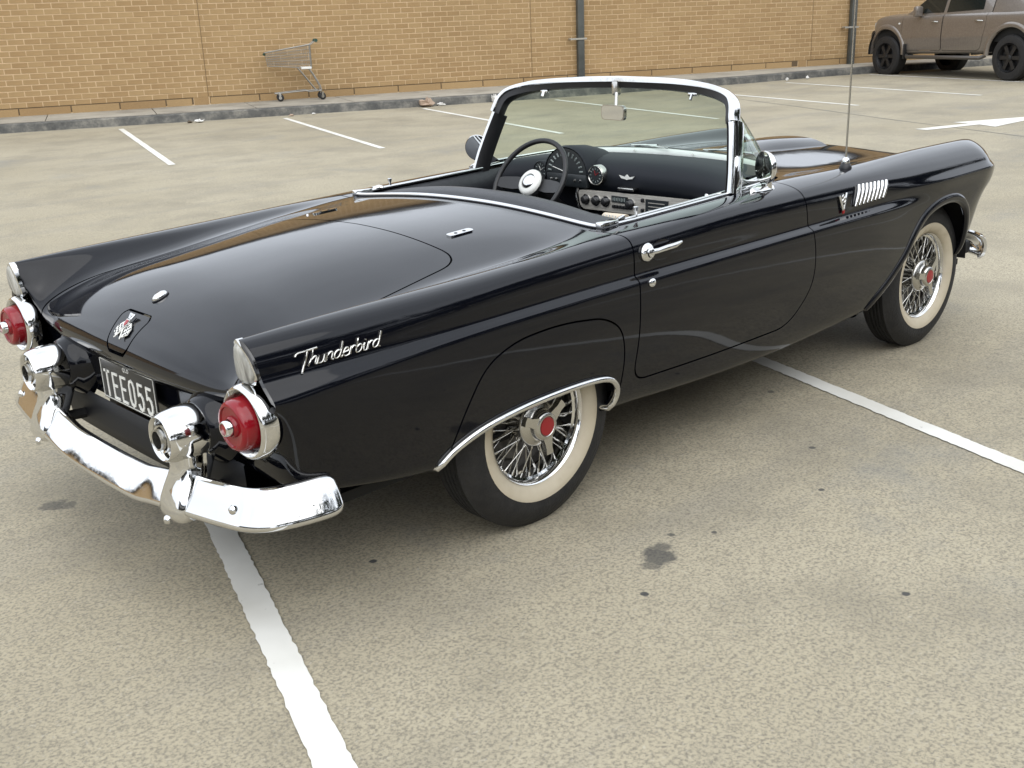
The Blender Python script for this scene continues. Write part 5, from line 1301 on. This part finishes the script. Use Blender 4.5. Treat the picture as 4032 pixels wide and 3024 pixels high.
# ------------------------------------------------------------------ shopping trolley
CARTM = mat('dull_zinc_wire', (.30,.29,.265), .4, .8); GREEN = mat('dark_green_plastic', (.012,.055,.04), .45)
p = wpt(5.52,.42,.004)
cart = empty('shopping_trolley', p, math.pi+WA+R(-7), label='abandoned wire shopping trolley with green handle standing against the brick wall', cat='shopping trolley'); cart.scale = (.87,.87,.87)
def bw(x): return .275-.075*x/.96
def ztop(x): return 1.145-.135*x/.96
def zbot(x): return .665+.075*x/.96
bk_ = MB()
for s in (1,-1):
    for k in range(25): x = .96*k/24; bk_.tube([(x, s*bw(x), ztop(x)), (x*.965, s*bw(x)*.9, zbot(x))], .0032, 4)
    for q in np.linspace(0,1,7): bk_.tube([(0, s*bw(0)*(1-.1*q), ztop(0)*(1-q)+zbot(0)*q), (.96-.03*q, s*bw(.96)*(1-.1*q), ztop(.96)*(1-q)+zbot(.96)*q)], .0032, 4)
for k in range(12):
    y = -1+2*k/11
    bk_.tube([(.96, y*bw(.96), ztop(.96)), (.93, y*bw(.96)*.9, zbot(.96))], .0032, 4); bk_.tube([(0, y*bw(0)*.9, zbot(0)), (.93, y*bw(.96)*.9, zbot(.96))], .0032, 4); bk_.tube([(0, y*bw(0), ztop(0)), (0, y*bw(0)*.9, zbot(0))], .0032, 4)
for k in range(12): x = .93*k/11; bk_.tube([(x,-bw(x)*.9,zbot(x)),(x,bw(x)*.9,zbot(x))], .0032, 4)
bk_.build('wire_basket', CARTM, cart, 0)
MB().tube([(-.02,.28,1.16),(.96,.205,1.02),(.985,.19,1.015),(.985,-.19,1.015),(.96,-.205,1.02),(-.02,-.28,1.16)], .010, 8).build('basket_rim', CARTM, cart, 60)
MB().tube([(.97,-.20,.985),(.985,-.19,.985),(.985,.19,.985),(.97,.20,.985)], .026, 8).build('nose_bumper', GREEN, cart, 60)
for s in (1,-1):
    MB().tube([(-.02,.28*s,1.16),(-.10,.28*s,1.22),(-.13,.28*s,1.235)], .011, 8).build('handle_arm', CARTM, cart)
    MB().lathe([(.0,-.03),(.036,-.03),(.038,0),(.036,.03),(0,.03)], (-.13,.28*s,1.235), 'y', 16).build('handle_end', GREEN, cart)
    MB().tube([(.30,.23*s,.68),(.20,.24*s,.55),(.02,.26*s,.30),(-.06,.27*s,.20),(-.15,.27*s,.19)], .011, 8).build('leg_tube', CARTM, cart, 60)
    MB().tube([(.06,.24*s,.66),(-.04,.25*s,.50),(-.14,.265*s,.30),(-.16,.27*s,.20)], .011, 8).build('leg_tube', CARTM, cart, 60)
    MB().tube([(-.16,.27*s,.195),(.10,.26*s,.185),(.18,.25*s,.205),(.80,.19*s,.165),(.84,.18*s,.165)], .012, 8).build('base_rail', CARTM, cart, 60)
    for (x, y) in ((.73,.195),(-.17,.27)):
        ca_ = empty('castor', (x, y*s, .075), R(20 if x < 0 else -8), parent=cart)
        MB().lathe([(.03,-.018),(.066,-.018),(.075,-.012),(.075,.012),(.066,.018),(.03,.018)], n=24).build('castor_wheel', RUBBER, ca_, 40)
        MB().lathe([(.0,-.020),(.034,-.020),(.034,.020),(0,.020)], n=16).build('castor_hub', STEEL, ca_)
        MB().box((.0,.026,.04),(.045,.005,.10)).box((0,-.026,.04),(.045,.005,.10)).box((0,0,.093),(.05,.056,.006)).build('castor_fork', STEEL, ca_)
MB().tube([(-.13,-.25,1.235),(-.13,.25,1.235)], .013, 8).build('handle_bar', CARTM, cart)
MB().box((.12,-.0,.675),(.22,.50,.045),bev=.004).build('coin_panel', WHITE, cart)
MB().tube([(.84,-.18,.165),(.84,.18,.165)], .011, 8).build('base_cross_rail', CARTM, cart); MB().box((-.14,0,.20),(.06,.5,.03),bev=.006).build('rear_cross_rail', CARTM, cart)

# ------------------------------------------------------------------ litter in the gutter
def scrap(x, y, r, mt, seed, flat, lb, cat='litter'):
    rr = np.random.default_rng(seed); V = []; n, m = 10, 6
    for i in range(m):
        ph = math.pi*(i+.5)/m
        for k in range(n):
            a = 2*math.pi*k/n; q = r*(.6+.8*rr.random()); V.append((q*math.sin(ph)*math.cos(a), q*math.sin(ph)*math.sin(a)*.7, max(0, r*flat*(1-math.cos(ph))*(.4+.9*rr.random()))))
    F = [(i*n+k, i*n+(k+1) % n, (i+1)*n+(k+1) % n, (i+1)*n+k) for i in range(m-1) for k in range(n)]+[tuple(range(n))[::-1], tuple(range((m-1)*n, m*n))]
    o = mesh('crumpled_paper', V, F, mt, label=lb, cat=cat, group='litter along the kerb'); o.location = (x, y, g(x, y)+.003); o.rotation_euler = (0,0,rr.random()*6)
PAPER = noise_col(mat('white_paper', (.7,.69,.66), .8), [(.5,.49,.46),(.78,.77,.74)], 12); BROWNP = mat('brown_paper', (.36,.27,.20), .85); LEAF = mat('dry_leaf', (.10,.075,.05), .9)
scrap(7.0,14.22,.085,PAPER,1,.35,'white crumpled tissue in the gutter below the left brickwork'); scrap(6.86,14.32,.06,LEAF,2,.3,'dark scrap beside the white tissue in the gutter')
scrap(10.72,12.62,.13,BROWNP,3,.6,'brown paper bag leaning on the kerb right of the trolley'); scrap(10.98,12.52,.07,PAPER,4,.4,'small white scrap beside the brown paper bag')
scrap(11.93,12.1,.06,PAPER,5,1.1,'white scrap at the kerb just left of the windscreen corner'); scrap(18.2,9.75,.045,PAPER,6,.6,'white scrap at the kerb left of the aerial'); scrap(18.75,9.6,.05,PAPER,8,.6,'pale cup at the kerb nearest the ute')
scrap(8.45,13.62,.05,BROWNP,9,.3,'small brown scrap at the kerb below the trolley'); scrap(8.85,13.52,.045,PAPER,10,.25,'flat pale scrap at the kerb below the trolley')

# ------------------------------------------------------------------ what the paint and chrome mirror: shops and trees beyond the car park, behind the photographer
RW = noise_col(mat('render_wall', (.30,.29,.27), .8), [(.26,.25,.235),(.33,.32,.30)], .6); SHOPG = mat('shop_glass', (.03,.035,.04), .08)
def shop(name, x, y, rz, L_, H_, lb):
    b = empty(name, (x, y, 0), rz, label=lb, cat='building')
    MB().box((0,-4,H_/2), (L_,8,H_)).build('wall', RW, b, 0); MB().box((0,.06,H_-.45), (L_+.4,.12,1.1)).build('parapet', FASC, b, 0)
    MB().box((0,1.5,3.1), (L_,3,.18)).build('awning', FASC, b, 0)
    k = int(L_/4)
    for i in range(k): MB().box((-L_/2+L_*(i+.5)/k,.03,1.45), (3.3,.08,2.5)).build('shop_window', SHOPG, b, 0)
    for i in range(k+1): MB().box((-L_/2+.15+(L_-.3)*i/k,2.9,1.5), (.14,.14,3.0)).build('awning_post', FASC, b, 0)
shop('shop_building', 22, -30, 0, 60, 6.2, 'grey shop row mirrored in the flank of the black convertible')
shop('shop_building', -34, -8, R(-90), 44, 5.6, 'grey shop row mirrored in the rear chrome of the black convertible')
TRK = mat('bark', (.09,.07,.055), .9); LEAVES = noise_col(mat('dark_leaves', (.03,.045,.02), .75), [(.014,.022,.010),(.035,.05,.022)], 3)
def leafmesh(rr, centres, rad, n, sq=.75, smin=.10, smax=.22):
    V = []; F = []
    for e in centres:
        C = np.array(e)+rr.normal(0, 1, (n, 3))*np.array([rad, rad, rad*sq])
        D_ = rr.normal(size=(n, 3)); D_ /= np.linalg.norm(D_, axis=1, keepdims=True); Q = np.cross(D_, [.3,.2,.9]); Q /= np.linalg.norm(Q, axis=1, keepdims=True); s = rr.uniform(smin, smax, (n, 1))
        b0 = len(V); P_ = np.stack([C-D_*s, C+Q*s*.5, C+D_*s, C-Q*s*.5], 1).reshape(-1, 3); P_[:, 2] = np.maximum(P_[:, 2], .03); V += list(P_); F += [(b0+4*i, b0+4*i+1, b0+4*i+2, b0+4*i+3) for i in range(n)]
    return V, F
def tree(x, y, h, seed, lb):
    rr = np.random.default_rng(seed); t = empty('shade_tree', (x, y, 0), label=lb, cat='tree', group='shade trees along the car park edge, mirrored in the car')
    mb = MB(); tips = []
    top_ = np.array([rr.normal(0,.2), rr.normal(0,.2), h*.42]); mb.tube([(0,0,0), tuple(top_*.5+[.1,0,0]), tuple(top_)], [.2,.16,.12], 8)
    for k in range(7):
        a = rr.random()*6.28; l = h*(.18+.2*rr.random()); e = top_+[math.cos(a)*l*.8, math.sin(a)*l*.8, l*.75]; mb.tube([tuple(top_*(.7+.3*rr.random())), tuple(e)], [.08,.03], 6); tips.append(e)
    mb.build('trunk', TRK, t)
    V, F = leafmesh(rr, tips+[top_+[0,0,h*.3], top_], h*.10, 330); mesh('crown', V, F, LEAVES, t)
spots = [(-9,-13.5,6.0),(-5.6,-12.5,6.6),(-2.4,-12,5.8),(1,-11.6,6.4),(4,-11.4,6.9),(7,-11,6.1),(10,-11,6.7),(13.2,-10.6,6.3),(16.4,-10.4,7.0),(19.8,-10,6.4),(23.5,-9.6,7.0),(27.5,-9,6.6),(32,-8,7.2)]
for i, (x, y, h) in enumerate(spots): tree(x, y, h*1.12, 20+i, 'shade tree of the row mirrored in the flank of the black convertible')
rr = np.random.default_rng(5); V, F = leafmesh(rr, [(x, -10.9+.11*(x+9)*.9 if False else -13.2+.125*(x+9), .75) for x in np.arange(-10, 34, .7)], .38, 70, .8, .12, .24)
mesh('hedge', V, F, LEAVES, kind='stuff', label='dark clipped hedge below the trees along the car park edge', cat='hedge')
